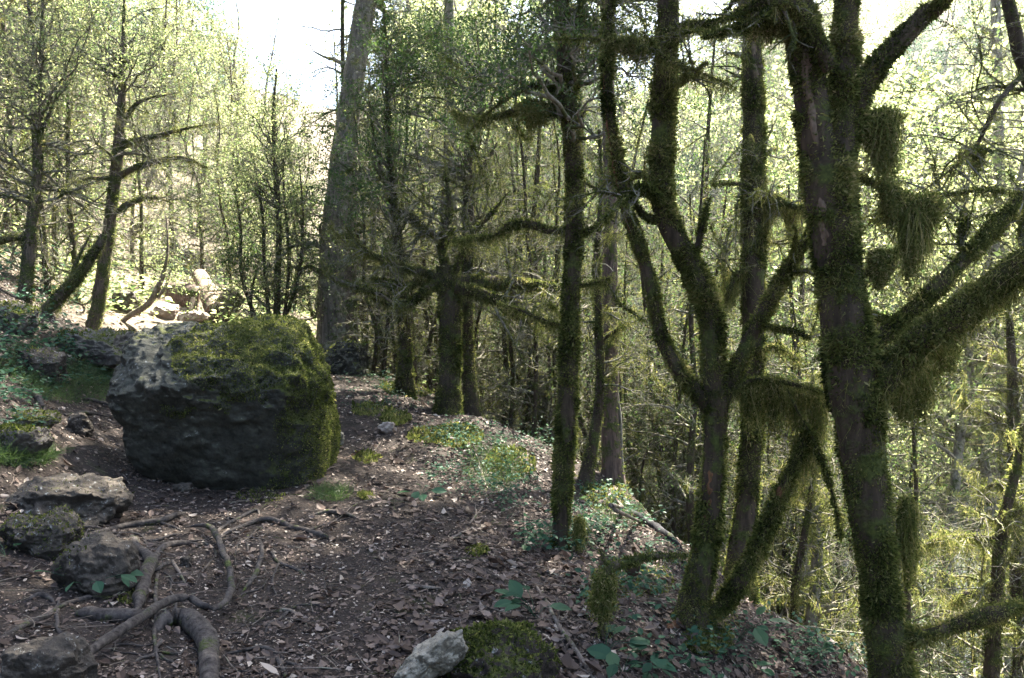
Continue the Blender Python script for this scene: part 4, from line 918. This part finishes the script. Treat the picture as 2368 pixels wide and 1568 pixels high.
# the boulder beside the trail: outline as seen, undercut in front, sloping back on top
def boulder():
    cx, cy, d = 520, 935, 6.75
    ol = np.array([(775,940),(768,880),(752,830),(735,790),(712,755),(690,738),(640,735),(560,739),(470,748),(400,752),(350,757),(332,775),(322,800),(322,835),(305,862),(300,900),(304,935),(314,975),(320,1020),(328,1058),(362,1104),(440,1136),(540,1156),(640,1166),(730,1160),(766,1130),(778,1060),(782,1000)], float)
    off = np.stack([ol[:, 0] - cx, cy - ol[:, 1]], -1) * d / F
    th = np.arctan2(off[:, 1], off[:, 0]); rr = np.linalg.norm(off, axis=1) * .93; o = np.argsort(th); th, rr = th[o], rr[o]
    th = np.concatenate([th - 2 * np.pi, th, th + 2 * np.pi]); rr = np.tile(rr, 3)
    v, f = cube_sphere(150)
    t = np.arctan2(v[:, 2], v[:, 0]); R = np.interp(t, th, rr)
    rho = np.hypot(v[:, 0], v[:, 2]); n = 3.2; k = (rho ** n + np.abs(v[:, 1]) ** n) ** (-1 / n)
    x = R * rho * k * np.cos(t); z = R * rho * k * np.sin(t); y = v[:, 1] * k * .78
    zz = np.clip((z + .75) / 1.45, 0, 1); zz = np.clip(zz + .16 * fbm(np.stack([x * 1.6, x * 0, z * .8], -1), 3, 71) + .10 * (x + .35), 0, 1); front = np.clip(-y / .78, 0, 1)
    prof = np.interp(zz, [0, .22, .45, .56, .66, .82, 1], [.22, .19, .14, .05, .02, .16, .42])
    right = np.clip((x - .45) / .45, 0, 1)
    y = y + front * prof * (1 - .55 * right)
    p = np.stack([x, y, z], -1)
    nn = norm(p * np.array([.7, 1, 1.0]))
    upper = np.clip((zz - .42) * 4, 0, 1)
    amp = .07 + .04 * upper
    p = p + nn * (amp * fbm(p * 2.6, 5, 21))[:, None] + nn * ((.025 + .04 * upper) * fbm(p * 5.5, 4, 40, ridged=True) + .014 * fbm(p * 18, 3, 50))[:, None]
    base = P(cx, cy, d); foot = base.copy(); foot[2] = hf(base[0], base[1])
    b = Buf(); w = p + base; b.add(w, f)
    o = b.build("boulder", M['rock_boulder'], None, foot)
    tag(o, "huge dark boulder capped with moss standing beside the trail", "boulder")
    def mask(q, nr):
        l = q - base
        e = fbm(q * 1.9, 4, 61)
        e = e + .5 * fbm(q * 6, 3, 62)
        topright = (l[:, 0] > -.12 + .35 * e) & (l[:, 2] > .12 - .3 * np.clip(l[:, 0], 0, 1) + .5 * e)
        flank = (l[:, 0] > .55 + .35 * e)
        return topright | flank
    moss_on(o, w, f, 300000, .012, foot, thr=-.75, bias=.3, tone=.40, mask=mask)
    moss_on(o, w, f, 40000, .009, foot, thr=.12, bias=.45, tone=.36)
boulder()

stone("rock", "broad flat earthy rock at the trail's left edge, below the boulder", 105, 1195, 270, 78, 'rock_brown', .9, .4, seed=3, amp=.35, box=.3, moss=3000, mt=.008)
stone("rock", "pale knobbly rock with mossy crown at the far left, below the broad flat rock", 65, 1285, 190, 88, 'rock_brown', .8, .35, seed=5, amp=.35, box=.3, moss=5000, mt=.012)
stone("rock", "rounded dark rock with mossy right side above the small leafy plant", 200, 1375, 185, 112, 'rock_brown', .9, .38, seed=8, box=.2, moss=7000, mt=.012)
stone("rock", "brown rock in the lower left corner of the frame", 80, 1600, 215, 105, 'rock_brown', .8, .4, seed=12, amp=.3, box=.3)
stone("rock", "dark rounded rock among leafy plants, left of the boulder", 85, 875, 95, 70, 'rock_brown', .9, .3, seed=14, moss=1500, mt=.02)
stone("rock", "long moss-covered rock under the crooked-limbed dark tree", 190, 835, 190, 75, 'rock_moss', .8, .3, seed=16, moss=14000, mt=.025)
stone("rock", "mossy rock by the bare-limbed tree's foot at the left frame edge", 10, 760, 110, 60, 'rock_moss', .8, .3, seed=18, moss=7000, mt=.025)
stone("rock", "low mossy rock among grass at the left frame edge", 15, 1050, 130, 60, 'rock_moss', .9, .35, seed=20, moss=12000, mt=.018)
stone("rock", "small dark pointed stone standing on the trail left of the boulder", 172, 1003, 58, 48, 'rock_brown', .7, .3, seed=22)
stone("rock", "flat dark rock with moss at the trail's left edge, beside the thin pointed stone", 50, 985, 110, 32, 'rock_moss', .9, .35, seed=24, moss=4000, mt=.014)
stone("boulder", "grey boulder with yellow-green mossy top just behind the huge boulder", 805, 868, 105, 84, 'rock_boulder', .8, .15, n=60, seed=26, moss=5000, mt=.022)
stone("boulder", "moss-covered hump at the old tree's left foot", 1000, 905, 95, 88, 'rock_moss', .9, .2, seed=28, moss=14000, mt=.03)
stone("boulder", "low dark mossy hump right of the old tree's foot", 1110, 935, 66, 52, 'rock_moss', .9, .2, seed=29, moss=7000, mt=.03)
stone("stone", "pale elongated stone leaning on the mossy mound at the lower edge", 985, 1620, 200, 84, 'rock_pale', .5, .12, n=50, seed=31, box=.3, amp=.2, tilt=-.75, lift=.06)
stone("boulder", "dark earthy mound crowned with moss at the lower edge of the frame", 1145, 1615, 280, 116, 'earth', .8, .42, n=80, seed=34, amp=.40, box=.1, moss=70000, mt=.011)
stone("stone", "small pinkish angular stone among leaves right of the boulder", 892, 1003, 40, 24, 'rock_pink', .7, .2, n=16, seed=35, box=.8)
stone("stone", "small pale stone at the boulder's right foot", 787, 1028, 16, 30, 'rock_pale', .8, .2, n=16, seed=36)
stone("stone", "flat earth-coloured stone lying in the boulder's shadow", 418, 1140, 44, 20, 'rock_brown', .8, .3, n=16, seed=37)
stone("stone", "small round stone between the thick roots", 428, 1312, 30, 24, 'rock_brown', .8, .3, n=16, seed=38)
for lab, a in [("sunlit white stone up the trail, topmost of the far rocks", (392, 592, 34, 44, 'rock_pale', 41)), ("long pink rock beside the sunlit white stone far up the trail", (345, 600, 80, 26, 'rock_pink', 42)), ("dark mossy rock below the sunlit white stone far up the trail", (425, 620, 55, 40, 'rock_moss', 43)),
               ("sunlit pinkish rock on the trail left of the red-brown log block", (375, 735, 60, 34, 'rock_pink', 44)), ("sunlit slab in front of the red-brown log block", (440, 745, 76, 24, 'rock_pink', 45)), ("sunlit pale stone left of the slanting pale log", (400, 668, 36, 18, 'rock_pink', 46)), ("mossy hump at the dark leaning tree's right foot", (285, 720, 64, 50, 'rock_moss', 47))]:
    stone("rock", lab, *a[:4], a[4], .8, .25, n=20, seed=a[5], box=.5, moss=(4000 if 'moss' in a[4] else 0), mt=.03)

for lab, cx, cy, w, h, sd in [("big grey boulder standing in the river, seen through the gap right of the big tree", 2222, 1300, 84, 70, 61), ("small wet rock at the river's edge below the big grey river boulder", 2262, 1345, 36, 22, 62)]:
    stone("river_boulder", lab, cx, cy, w, h, 'rock_river', .8, .25, seed=sd, cat="boulder")
# ------------------------------------------------------------------ roots and sticks
def root_path(pts, lift=.35):
    a = np.array(pts, float); g, d = ground(a[:, 0], a[:, 1], True)
    r = a[:, 2] * .42 * d / F
    g[:, 2] += r * lift
    if len(g) > 3: g[0, 2] -= r[0] * (lift + .9); g[-1, 2] -= r[-1] * (lift + .6)
    return g, r
def exposed(name, label, pts, mat='root', lift=.8, cat="root", group=None, lump=.12, ends=.3, more=(), sides=12, rise=0.0):
    g, r = root_path(pts, lift); base = g[len(g) // 2].copy(); b = Buf()
    r = r.copy(); r[-1] *= ends; g = g + np.array([0, 0, rise])
    for pp, rr in [(g, r)] + [root_path(m, lift) for m in more]:
        L = np.linalg.norm(np.diff(pp, axis=0), axis=1).sum()
        p2, r2 = resample(pp, rr, int(np.clip(L / max(rr.mean(), .004) * 1.5, 14, 90)))
        k0 = p2.copy(); p2[:, 2] += .6 * rr.mean() * fbm(k0 * 5, 2, 14)
        for ax in (0, 1): p2[:, ax] += .7 * rr.mean() * fbm(k0 * 11, 3, 24 + ax)
        r2 = r2 * (1 + .26 * fbm(k0 * 4.5, 2, 15))
        tubes(b, p2[None], r2[None], sides, lump=lump, freq=22)
        cap(b, p2[0], p2[0] - p2[1], r2[0] * .9, sides=8); cap(b, p2[-1], p2[-1] - p2[-2], r2[-1] * .9, sides=8)
    o = b.build(name, M[mat], None, base); return tag(o, label, cat, group)
for lab, pts, more in [
    ("thick smooth root bending down to the lower frame edge", [(350,1462,24),(385,1448,46),(440,1452,58),(474,1500,58),(488,1560,56),(488,1640,54)], ()),
    ("long dark root looping from the lower left corner across the trail", [(130,1580,26),(250,1512,26),(350,1445,26),(395,1418,24),(440,1412,22),(490,1438,22),(528,1412,20),(536,1370,18),(520,1310,18),(502,1262,17),(480,1237,15),(430,1232,9)], ()),
    ("thick lying root ending under the long looping dark root", [(170,1418,14),(200,1425,32),(250,1436,38),(320,1436,36),(385,1415,26)], ()),
    ("brown root running up beside the lower left corner rock", [(-10,1480,16),(60,1450,16),(110,1428,16),(150,1402,15),(215,1382,13),(275,1362,8)], ()),
    ("long thin root across the trail just below the boulder", [(180,1238,12),(235,1232,14),(290,1221,17),(370,1210,18),(405,1198,14),(450,1183,6)], ([(365,1210,10),(400,1220,7),(420,1228,4)],)),
    ("stout upright root with a knob, right of the rounded mossy rock", [(302,1222,14),(310,1258,20),(332,1290,26),(345,1308,34),(338,1350,38),(325,1392,34),(305,1425,20)], ([(345,1305,24),(378,1272,20),(430,1262,16),(470,1262,6)],)),
    ("wavy pale root reaching right below the boulder", [(505,1248,8),(530,1235,12),(560,1221,15),(620,1206,16),(680,1224,15),(740,1240,14),(778,1252,7)], ()),
    ("thin root climbing towards the boulder's foot", [(490,1238,12),(520,1218,11),(555,1200,10),(592,1182,9),(602,1198,4)], ()),
    ("hooked thin root right of the long looping root", [(598,1240,9),(606,1272,12),(596,1320,13),(580,1350,14),(556,1372,10)], ([(574,1240,7),(572,1265,6),(574,1280,4)],)),
    ("thin straight root crossing under the long looping root", [(366,1316,9),(360,1370,11),(360,1420,10),(357,1470,10),(366,1540,9),(372,1580,8)], ()),
    ("curled root beside the broad flat rock", [(270,1126,18),(258,1148,20),(262,1175,18),(272,1186,10)], ([(268,1186,8),(245,1194,10),(222,1203,5)],)),
    ("short dark root right of the boulder's front foot", [(715,1190,10),(760,1188,13),(800,1194,13),(840,1203,6)], ()),
    ("arched root on the trail at the left frame edge", [(-20,893,10),(40,902,13),(80,918,16),(98,940,14),(104,960,8)], ()),
    ("curved thin root near the lower edge right of the thick smooth root", [(608,1498,9),(640,1525,12),(658,1560,13),(655,1600,11)], ([(662,1534,9),(700,1542,8),(735,1548,5)],)),
    ("dark kinked root in the hollow at the lower left", [(55,1392,9),(90,1380,14),(112,1386,15),(135,1402,8)], ()),
    ("thin root forking right from the top of the long looping root", [(432,1234,7),(400,1240,9),(360,1252,9),(318,1248,6)], ([(470,1250,7),(500,1282,8),(470,1320,7),(452,1352,5)],)),
    ("slender root running left of the rounded mossy rock's upper edge", [(120,1250,6),(160,1228,9),(215,1222,10),(262,1228,7)], ()),
    ("slender root wriggling right of the hooked thin root", [(628,1262,6),(640,1300,9),(690,1322,9),(735,1350,6)], ([(645,1305,6),(630,1345,6),(640,1380,4)],)),
    ("low dark root left of the boulder, crossing the trail", [(150,962,8),(205,960,12),(250,966,8)], ()),
    ("straight dark root touching the boulder's left side", [(175,920,8),(215,930,12),(262,942,11)], ())]:
    exposed("exposed_root", lab, pts, more=more, rise=.045 if lab.startswith("long dark root loop") else 0.0, group="exposed roots across the trail")
fb = Buf()
for k in range(64):
    px, py = rng.uniform(80, 720), rng.uniform(1190, 1540); a = rng.uniform(0, 6.28); pts = []
    for i in range(8):
        pts.append((px, py, (4 + 8 * (k % 7 == 0) + 3 * (k % 3 == 0)) * (1 - i / 11))); a += rng.normal(0, .45); px += math.cos(a) * 26; py += math.sin(a) * 15
    g, r = root_path(pts, .95); p2, r2 = resample(g, r, 26); p2[:, 2] += .006 * fbm(p2 * 6, 2, 3); tubes(fb, p2[None], r2[None], 6, lump=.2, freq=25)
kind(fb.build("root_fibres", M['root']), 'stuff')
for lab, pts, mat, more in [
    ("long bare stick lying downhill right of the mossy mound", [(1234,1345,7),(1262,1395,11),(1300,1465,13),(1345,1530,14),(1380,1585,14)], 'stick', ()),
    ("thin pale branching twig on the leaves left of the slim mossy pole tree", [(1205,1300,6),(1216,1250,7),(1212,1190,7),(1208,1130,5)], 'stick', ([(1150,1262,3),(1178,1235,4),(1212,1215,5)],)),
    ("dark bare stick leaning among the herbs on the slope", [(1128,1170,8),(1115,1100,9),(1098,1045,8)], 'stick', ()),
    ("thin forked twig on the leaf litter in mid slope", [(1085,1215,6),(1100,1195,7),(1098,1165,5)], 'stick', ([(1098,1195,4),(1112,1180,4),(1118,1165,3)],)),
    ("long pale root-like branch curving down the slope right of the slim pole tree", [(1335,1132,7),(1400,1138,8),(1440,1175,9),(1480,1210,8),(1560,1238,6)], 'stick', ()),
    ("straight brown stick right of the slim pole tree's foot", [(1335,1195,7),(1380,1215,9),(1420,1248,7)], 'stick', ()),
    ("charred black pole lying at the slope's brink below the old tree", [(1168,975,10),(1200,998,13),(1236,1024,12)], 'charred', ()),
    ("long charred black log sliding down the slope behind the three-forked tree", [(1436,1172,14),(1480,1205,22),(1540,1245,22),(1590,1280,14)], 'charred', ()),
    ("short pale broken stick in the middle of the trail", [(940,1358,8),(985,1362,9),(1020,1364,8)], 'stick', ()),
    ("brown stick in the leaf litter at mid slope", [(1040,1250,8),(1065,1240,11),(1095,1222,7)], 'stick', ()),
    ("curved thin stick left of the thin curved root near the lower edge", [(625,1414,6),(665,1414,10),(700,1436,8),(712,1450,4)], 'stick', ()),
    ("pale stick at the lower frame edge right of the mossy mound", [(1160,1544,6),(1200,1560,10),(1250,1575,10)], 'stick', ()),
    ("short grey stick between the thick roots", [(400,1302,9),(418,1335,9),(432,1362,6)], 'stick', ()),
    ("thin stick lying across the leaves by the hanging mossy branch", [(1290,1292,5),(1350,1330,6),(1400,1395,5),(1440,1450,5)], 'stick', ())]:
    exposed("fallen_stick", lab, pts, mat=mat, lift=1.1, cat="stick", group="fallen sticks on the forest floor", more=more, lump=.06, sides=8)

# the mossy branch sagging in front of the three-forked tree
hero("mossy_branch", "sagging dead branch with a big moss tassel before the three-forked tree", "branch", gd(1392, 1470) - .03, [
    [(1398,1490,10),(1392,1440,16),(1402,1370,20),(1410,1315,24),(1450,1300,20),(1500,1288,18),(1545,1286,9),(1592,1285,7)],
    [(1412,1318,10),(1395,1290,9),(1384,1262,5)]], bark='bark_mid', tufts=3500, tuft=.014, limb_bark={1: 'bark_mid'},
    hang=[((0,), 10, 30, .04, .04, .006)], hangs=[(1398, 1330, 36, 100, 420), (1392, 1375, 50, 70, 420)])

# logs far up the trail
def log(name, label, p0, p1, r0, r1, bark='log', rings=True):
    b = Buf(); path, rad = resample(np.stack([p0, (p0 + p1) / 2 + [0, 0, .02], p1]), [r0, (r0 + r1) / 2, r1], 24); base = (p0 + p1) / 2
    t = thing(name, label, "log", base)
    tubes(b, path[None], rad[None], 18, lump=.10, freq=6); b.build("bark", M[bark], t, base)
    for e, dd in ((path[0], path[0] - path[1]), (path[-1], path[-1] - path[-2])):
        c = Buf(); cap(c, e, dd, (r0 if e is path[0] else r1) * .96, sides=18); c.build("cut_end", M['cut'], t, base)
g1, dl = ground([385, 458, 468, 502, 505, 545], [712, 712, 640, 735, 735, 730])
d_l = 16.0
log("fallen_log", "thick red-brown log block lying across the sunlit trail", P(384, 680, d_l), P(460, 690, d_l + .2), .26, .24, 'bark_red')
log("fallen_log", "slanting pale sunlit log beside the red-brown log block", P(464, 640, 19), P(500, 722, 16), .18, .20, 'log')
log("fallen_log", "dark rotten stump leaning right of the slanting pale log", P(508, 735, 15.6), P(545, 680, 15.8), .26, .20, 'bark_dark')
log("fallen_log", "short dark stick-like log standing before the red-brown block", P(432, 752, 15.4), P(446, 690, 15.8), .06, .05, 'bark_dark')

# ------------------------------------------------------------------ plants of the forest floor
def herb(buf, x, y, k=6, hgt=.12, size=.07, mat=0, spread=1.0, wide=.62, stem=True):
    o = on(x, y, 0.0)
    a = rng.uniform(0, 6.28, k); R = hgt * rng.uniform(.3, 1.1, k) * spread
    tip = o + np.stack([np.cos(a) * R, np.sin(a) * R, hgt * rng.uniform(.5, 1.1, k)], -1)
    d = np.stack([np.cos(a), np.sin(a), rng.normal(-.1, .3, k)], -1)
    if stem: tubes(buf, np.stack([np.tile(o, (k, 1)), o + (tip - o) * .5 + [0, 0, hgt * .2], tip], 1), np.full((k, 3), .0016), 3, rnd=np.full(k, .4), mat=mat)
    L = size * rng.uniform(.6, 1.25, k); face = np.array([0, 0, 1.0]) + rng.normal(0, .35, (k, 3)); dn = norm(d); s = norm(np.cross(dn, face)); n = np.cross(s, dn)
    w = L * wide * .5; rn = np.clip(rng.normal(.5, .25, k), 0, 1)
    prof = [(0, .0, 0), (.22, .75, .03), (.5, 1.0, .05), (.78, .6, .02), (1, 0, -.06)]
    for sg in (1, -1):
        mid = np.stack([tip + dn * (L * t)[:, None] + n * (L * (z - .05 * (t > 0) * (t < 1)))[:, None] for t, ww, z in prof], 1)
        edg = np.stack([tip + dn * (L * t)[:, None] + s * (sg * w * ww)[:, None] + n * (L * z)[:, None] for t, ww, z in prof], 1)
        v = np.concatenate([mid, edg], 1); bse = (np.arange(k) * 10)[:, None]; i = np.arange(4)[None]
        buf.add(v, np.stack([bse + i, bse + i + 1, bse + 5 + i + 1, bse + 5 + i], -1).reshape(-1, 4), rnd=np.repeat(rn, 10), mat=mat)
def in_ellipse(cx, cy, rx, ry, k):
    a = rng.uniform(0, 6.28, k); r = np.sqrt(rng.random(k)); px = cx + np.cos(a) * r * rx; py = cy + np.sin(a) * r * ry
    g, d = ground(px, py); ok = d < 40
    return g[ok], d[ok]
for lab, cx, cy, k, hg, sz in [
    ("small plant with heart-shaped green leaves below the rounded mossy rock", 200, 1372, 9, .13, .085), ("pale low leafy plant alone at mid slope", 975, 1148, 7, .07, .10),
    ("single broad-leaved plant at the lower edge, right of the long bare stick", 1440, 1560, 5, .08, .11), ("low leafy plant under the mossy branch's tassel", 1400, 1505, 6, .08, .09),
    ("broad-leaved plant right beside the mossy mound", 1240, 1430, 8, .10, .10), ("small two-leaved yellow-green plant at the left frame edge", 14, 1290, 4, .08, .06), ("leafy plant against the three-forked tree's right foot", 1700, 1490, 9, .14, .11)]:
    g, d = ground(cx, cy); b = Buf(); herb(b, g[0, 0], g[0, 1], k, hg, sz, spread=1.4); o = b.build("leafy_plant", M['herb'], None, g[0]); tag(o, lab, "plant")
b = Buf()
for cx, cy, rx, ry, k, hg, sz in [(1110,1085,120,80,170,.12,.05), (1180,1130,60,60,80,.12,.05), (1090,1010,110,30,120,.10,.05), (900,925,120,35,110,.09,.05), (1260,1030,40,40,90,.2,.05), (1400,1190,110,60,150,.12,.06), (1500,1320,120,70,90,.10,.055), (1250,1255,50,30,50,.12,.06), (1450,1400,120,60,40,.09,.06), (1750,1480,180,70,110,.11,.045), (1900,1540,120,50,130,.12,.05), (1600,1540,160,40,60,.10,.07),
    (60,800,120,60,200,.2,.08), (170,860,110,50,160,.16,.07), (40,900,90,40,90,.14,.07), (30,1000,50,60,50,.12,.06), (240,830,60,40,60,.12,.06), (160,700,120,40,120,.3,.09), (280,640,140,60,260,.4,.10), (480,640,120,60,160,.4,.10), (1000,850,120,50,80,.16,.07), (620,725,90,25,90,.35,.09), (40,620,100,60,160,.4,.10), (850,880,60,20,50,.12,.06), (1330,1250,60,40,60,.1,.06)]:
    g, d = in_ellipse(cx, cy, rx, ry, k)
    for q in g[:: (1 if cy < 1450 else 2)]: herb(b, q[0], q[1], int(rng.integers(3, 8)), hg * rng.uniform(.4, 1.2), sz * rng.uniform(.4, .85), stem=False)
kind(b.build("ground_cover", M['herb']), 'stuff')
b = Buf(); k = 8500
hx_ = np.concatenate([rng.uniform(-26, -4.5, k), rng.uniform(-6, 22, k)]); hy_ = np.concatenate([rng.uniform(13, 46, k), rng.uniform(13, 40, k)])
ok = (fbm(np.stack([hx_, hy_, hx_ * 0], -1) * .35, 3, 90) > -.05); px_, _, _ = proj(on(hx_, hy_)); ok &= ~((px_ > 350) & (px_ < 540) & (hy_ < 24) & (hx_ < -4))
for x, y in zip(hx_[ok], hy_[ok]): herb(b, x, y, int(rng.integers(4, 9)), rng.uniform(.15, .6), rng.uniform(.08, .15), stem=False, spread=1.3)
kind(b.build("undergrowth", M['lime']), 'stuff')
b = Buf()
for cx, cy, rx, ry, k, L in [(170,890,120,45,2600,.14), (230,870,60,30,1200,.14), (50,1060,70,20,1800,.13), (765,1145,45,16,500,.10), (1140,1080,70,60,900,.14), (60,850,70,40,900,.15), (1430,1195,60,30,500,.12), (900,880,60,20,300,.1)]:
    g, d = in_ellipse(cx, cy, rx, ry, k); n_ = len(g); cl = rng.normal(0, .02, (n_, 3)) * [1, 1, 0]
    ribbons(b, g + cl, np.array([[0, 0, 1.0]]) + rng.normal(0, .45, (n_, 3)), L * rng.uniform(.5, 1.3, n_), .0045, rng.random(n_), n=3, grav=-.35, wob=.12)
kind(b.build("grass", M['grass']), 'stuff')
b = Buf()
for cx, cy, rx, ry, k in [(915,970,35,16,1500), (860,950,50,16,900), (1060,1010,60,30,2600), (850,1060,30,14,700), (1105,1275,26,14,1500), (845,1150,18,10,500), (1180,1075,60,40,2200), (1000,1010,60,20,1500), (600,1150,60,14,300), (230,810,80,30,2500), (1400,1150,60,30,1500), (300,1370,40,30,500), (1480,1350,80,40,1500), (950,900,70,20,1500), (1640,1480,60,40,2500)]:
    g, d = in_ellipse(cx, cy, rx, ry, k); n_ = len(g); h = .02 + .03 * rng.random(n_); L = .022 * rng.lognormal(0, .3, n_) * np.clip(d / 6, .8, 2)
    g[:, 2] += np.maximum(0, .05 * fbm(g * 7, 2, 3)); blades(b, g, rng.normal(0, .6, (n_, 3)) + [0, 0, 1], L, L * .4, np.clip(rng.normal(.5, .22, n_), 0, 1))
kind(b.build("moss_cushions", M['moss']), 'stuff')

# ------------------------------------------------------------------ dead leaves, chips and twigs on the ground
def scatter(k, near=2.3, far=14):
    d = near * (far / near) ** rng.random(k); px = rng.uniform(-120, 2488, k)
    x = (px - W / 2) / F * d; return on(x, d), d
b = Buf()
def litter(p, L, wide, rnd_, curl=.25):
    k = len(p); a = rng.uniform(0, 6.28, k); d = np.stack([np.cos(a), np.sin(a), rng.normal(0, .18, k)], -1)
    e = .05; hx = (hf(p[:, 0] + e, p[:, 1]) - hf(p[:, 0] - e, p[:, 1])) / (2 * e); hy = (hf(p[:, 0], p[:, 1] + e) - hf(p[:, 0], p[:, 1] - e)) / (2 * e)
    nr = norm(np.stack([-hx, -hy, np.ones(k)], -1)); d[:, 2] += d[:, 0] * hx + d[:, 1] * hy
    blades(b, p + nr * (.004 + .5 * L[:, None] * .12), d, L, L * wide, rnd_, 0, nr + rng.normal(0, .28, (k, 3)), fold=curl)
def ovals(p, d, L, wide, rn, face, curl, cup):
    """dead leaves: a midrib and two curved halves"""
    k = len(p); d = norm(d); sd = norm(np.cross(d, face)); n = np.cross(sd, d)
    ts = [0, .3, .65, 1]; ws = [0, .9, .85, 0]; L_ = L[:, None]
    mid = [p + d * L_ * t + n * L_ * (curl[:, None] * (t - .5) ** 2 * 2) for t in ts]
    for sg in (1, -1):
        e = [m + sd * (sg * L_ * wide[:, None] * .5 * w) + n * (L_ * cup[:, None] * w) for m, w in zip(mid, ws)]
        v = np.stack(mid + e, 1); bs = (np.arange(k) * 8)[:, None]; i = np.arange(3)[None]
        b.add(v, np.stack([bs + i, bs + i + 1, bs + 5 + i, bs + 4 + i], -1).reshape(-1, 4), rnd=np.repeat(rn, 8))
def lay(p, L, tilt=.25):
    k = len(p); e = .05; hx = (hf(p[:, 0] + e, p[:, 1]) - hf(p[:, 0] - e, p[:, 1])) / (2 * e); hy = (hf(p[:, 0], p[:, 1] + e) - hf(p[:, 0], p[:, 1] - e)) / (2 * e)
    nr = norm(np.stack([-hx, -hy, np.ones(k)], -1)); a = rng.uniform(0, 6.28, k); d = np.stack([np.cos(a), np.sin(a), np.cos(a) * hx + np.sin(a) * hy], -1)
    return d + nr * rng.normal(0, tilt, k)[:, None], nr, nr + rng.normal(0, tilt, (k, 3))
p, d = scatter(120000); trail = fbm(p * 1.3, 3, 88); x_, y_, _ = proj(p)
kp = rng.random(len(p)) < np.clip(.75 + .9 * trail, .12, 1); p, d, trail, x_ = p[kp], d[kp], trail[kp], x_[kp]
L = .017 * rng.lognormal(0, .45, len(p)) * np.clip(d / 5, .85, 2.0)
litter(p, L, .55, np.clip(rng.normal(.62, .27, len(p)) + .25 * trail, 0, 1))
p, d = scatter(46000, 2.6, 20); x_, y_, _ = proj(p); dr = fbm(p * 1.4, 3, 66)
kp = rng.random(len(p)) < np.where(x_ > 860, .95, .20) * np.clip(.75 + 1.5 * dr, .1, 1.3); p, d = p[kp], d[kp]; k = len(p)
L = .042 * rng.lognormal(0, .38, k); dd_, nr, fc = lay(p, L)
ovals(p + nr * (.006 + L[:, None] * .10), dd_, L, rng.uniform(.35, .7, k), np.clip(rng.normal(.60, .2, k), 0, 1), fc, rng.normal(.15, .35, k), rng.normal(.06, .12, k))
def maple(q, size, rn):
    """a lobed dead leaf, curled at the tips"""
    t = np.array([0, .5, .9, 1.25, 1.75, 2.2, 2.75, 3.14]); r = np.array([1.0, .42, .92, .40, .78, .36, .45, .12])
    t = np.concatenate([t, -t[-2:0:-1]]); r = np.concatenate([r, r[-2:0:-1]]); r = r * rng.uniform(.85, 1.15, len(r))
    a0 = rng.uniform(0, 6.28); v = np.stack([np.cos(t + a0) * r, np.sin(t + a0) * r, r ** 2 * rng.uniform(-.05, .3) + rng.normal(0, .06, len(r))], -1) * size
    nx = rng.normal(0, .15, 2); v[:, 2] += v[:, 0] * nx[0] + v[:, 1] * nx[1]
    e = .06; hx = float(hf(q[0] + e, q[1]) - hf(q[0] - e, q[1])) / (2 * e); hy = float(hf(q[0], q[1] + e) - hf(q[0], q[1] - e)) / (2 * e)
    v[:, 2] += v[:, 0] * hx + v[:, 1] * hy; k = len(v)
    b.add(np.concatenate([[[0, 0, 0]], v]) + q + [0, 0, size * .22], t=[(0, 1 + i, 1 + (i + 1) % k) for i in range(k)], rnd=rn)
p, d = scatter(1000, 2.6, 11); x_, y_, _ = proj(p)
for q, xx, dd in zip(p, x_, d):
    if xx > 850 or rng.random() < .3: maple(q, rng.uniform(.022, .052), float(np.clip(rng.normal(.62, .12), 0, .82)))
kind(b.build("leaf_litter", M['litter']), 'stuff')
b = Buf()
p, d = scatter(5200, 2.5, 16); x_, y_, _ = proj(p); kp = rng.random(len(p)) < np.where(x_ > 1000, .8, .3); p, d = p[kp], d[kp]; a = rng.uniform(0, 6.28, len(p)); L = .12 * rng.lognormal(0, .6, len(p))
pa, ra = grow(p + [0, 0, .012], np.stack([np.cos(a), np.sin(a), 0 * a], -1), L, .0016 + .0025 * rng.random(len(p)) ** 2, 5, .14, 0, .5)
pa[..., 2] = hf(pa[..., 0], pa[..., 1]) + .010 + .02 * rng.random((len(p), 1)); tubes(b, pa, ra, 4)
kind(b.build("twig_litter", M['stick']), 'stuff')

# ------------------------------------------------------------------ unseen trees added behind and beside the camera to shade the foreground
for x, y, s in [(-6, -3, 1.1), (-3, -7, 1.2), (2.5, -5, 1.1), (5.5, -1.5, 1.0), (-9, 2, 1.1), (0, -11, 1.3), (7.5, 3, 1.0), (-8, -8, 1.3), (6, -8, 1.2)]:
    r = place('hill', 'leafy_tree', x, y, s * 1.1, 'unseen shade trees around the place where one stands', 'tree', '', variant=1)  # added unseen trees, under the name shared with the valley trees
    r['label'] = "leafy mossy-limbed tree added for shade outside the view, behind the trail's near end"

# ------------------------------------------------------------------ the hazy air of the valley
HAZE = 0.0004
def haze():
    m, nt = new_mat("hazy_air")
    v = N(nt, 'ShaderNodeVolumePrincipled'); v.inputs['Color'].default_value = (.95, .97, 1, 1); v.inputs['Density'].default_value = HAZE; v.inputs['Anisotropy'].default_value = .45
    o = N(nt, 'ShaderNodeOutputMaterial'); nt.links.new(v.outputs[0], o.inputs['Volume'])
    lo = np.array([-64, -24, float(GZ.min()) - 1.5]); hi = np.array([95, 168, float(GZ.max()) + 26])
    c = np.array([[(lo, hi)[i][0], (lo, hi)[j][1], (lo, hi)[k][2]] for k in (0, 1) for j in (0, 1) for i in (0, 1)])
    b = Buf(); b.add(c, [(0, 2, 3, 1), (4, 5, 7, 6), (0, 1, 5, 4), (2, 6, 7, 3), (0, 4, 6, 2), (1, 3, 7, 5)])
    kind(b.build("haze", m, smooth=False), 'stuff')
haze()
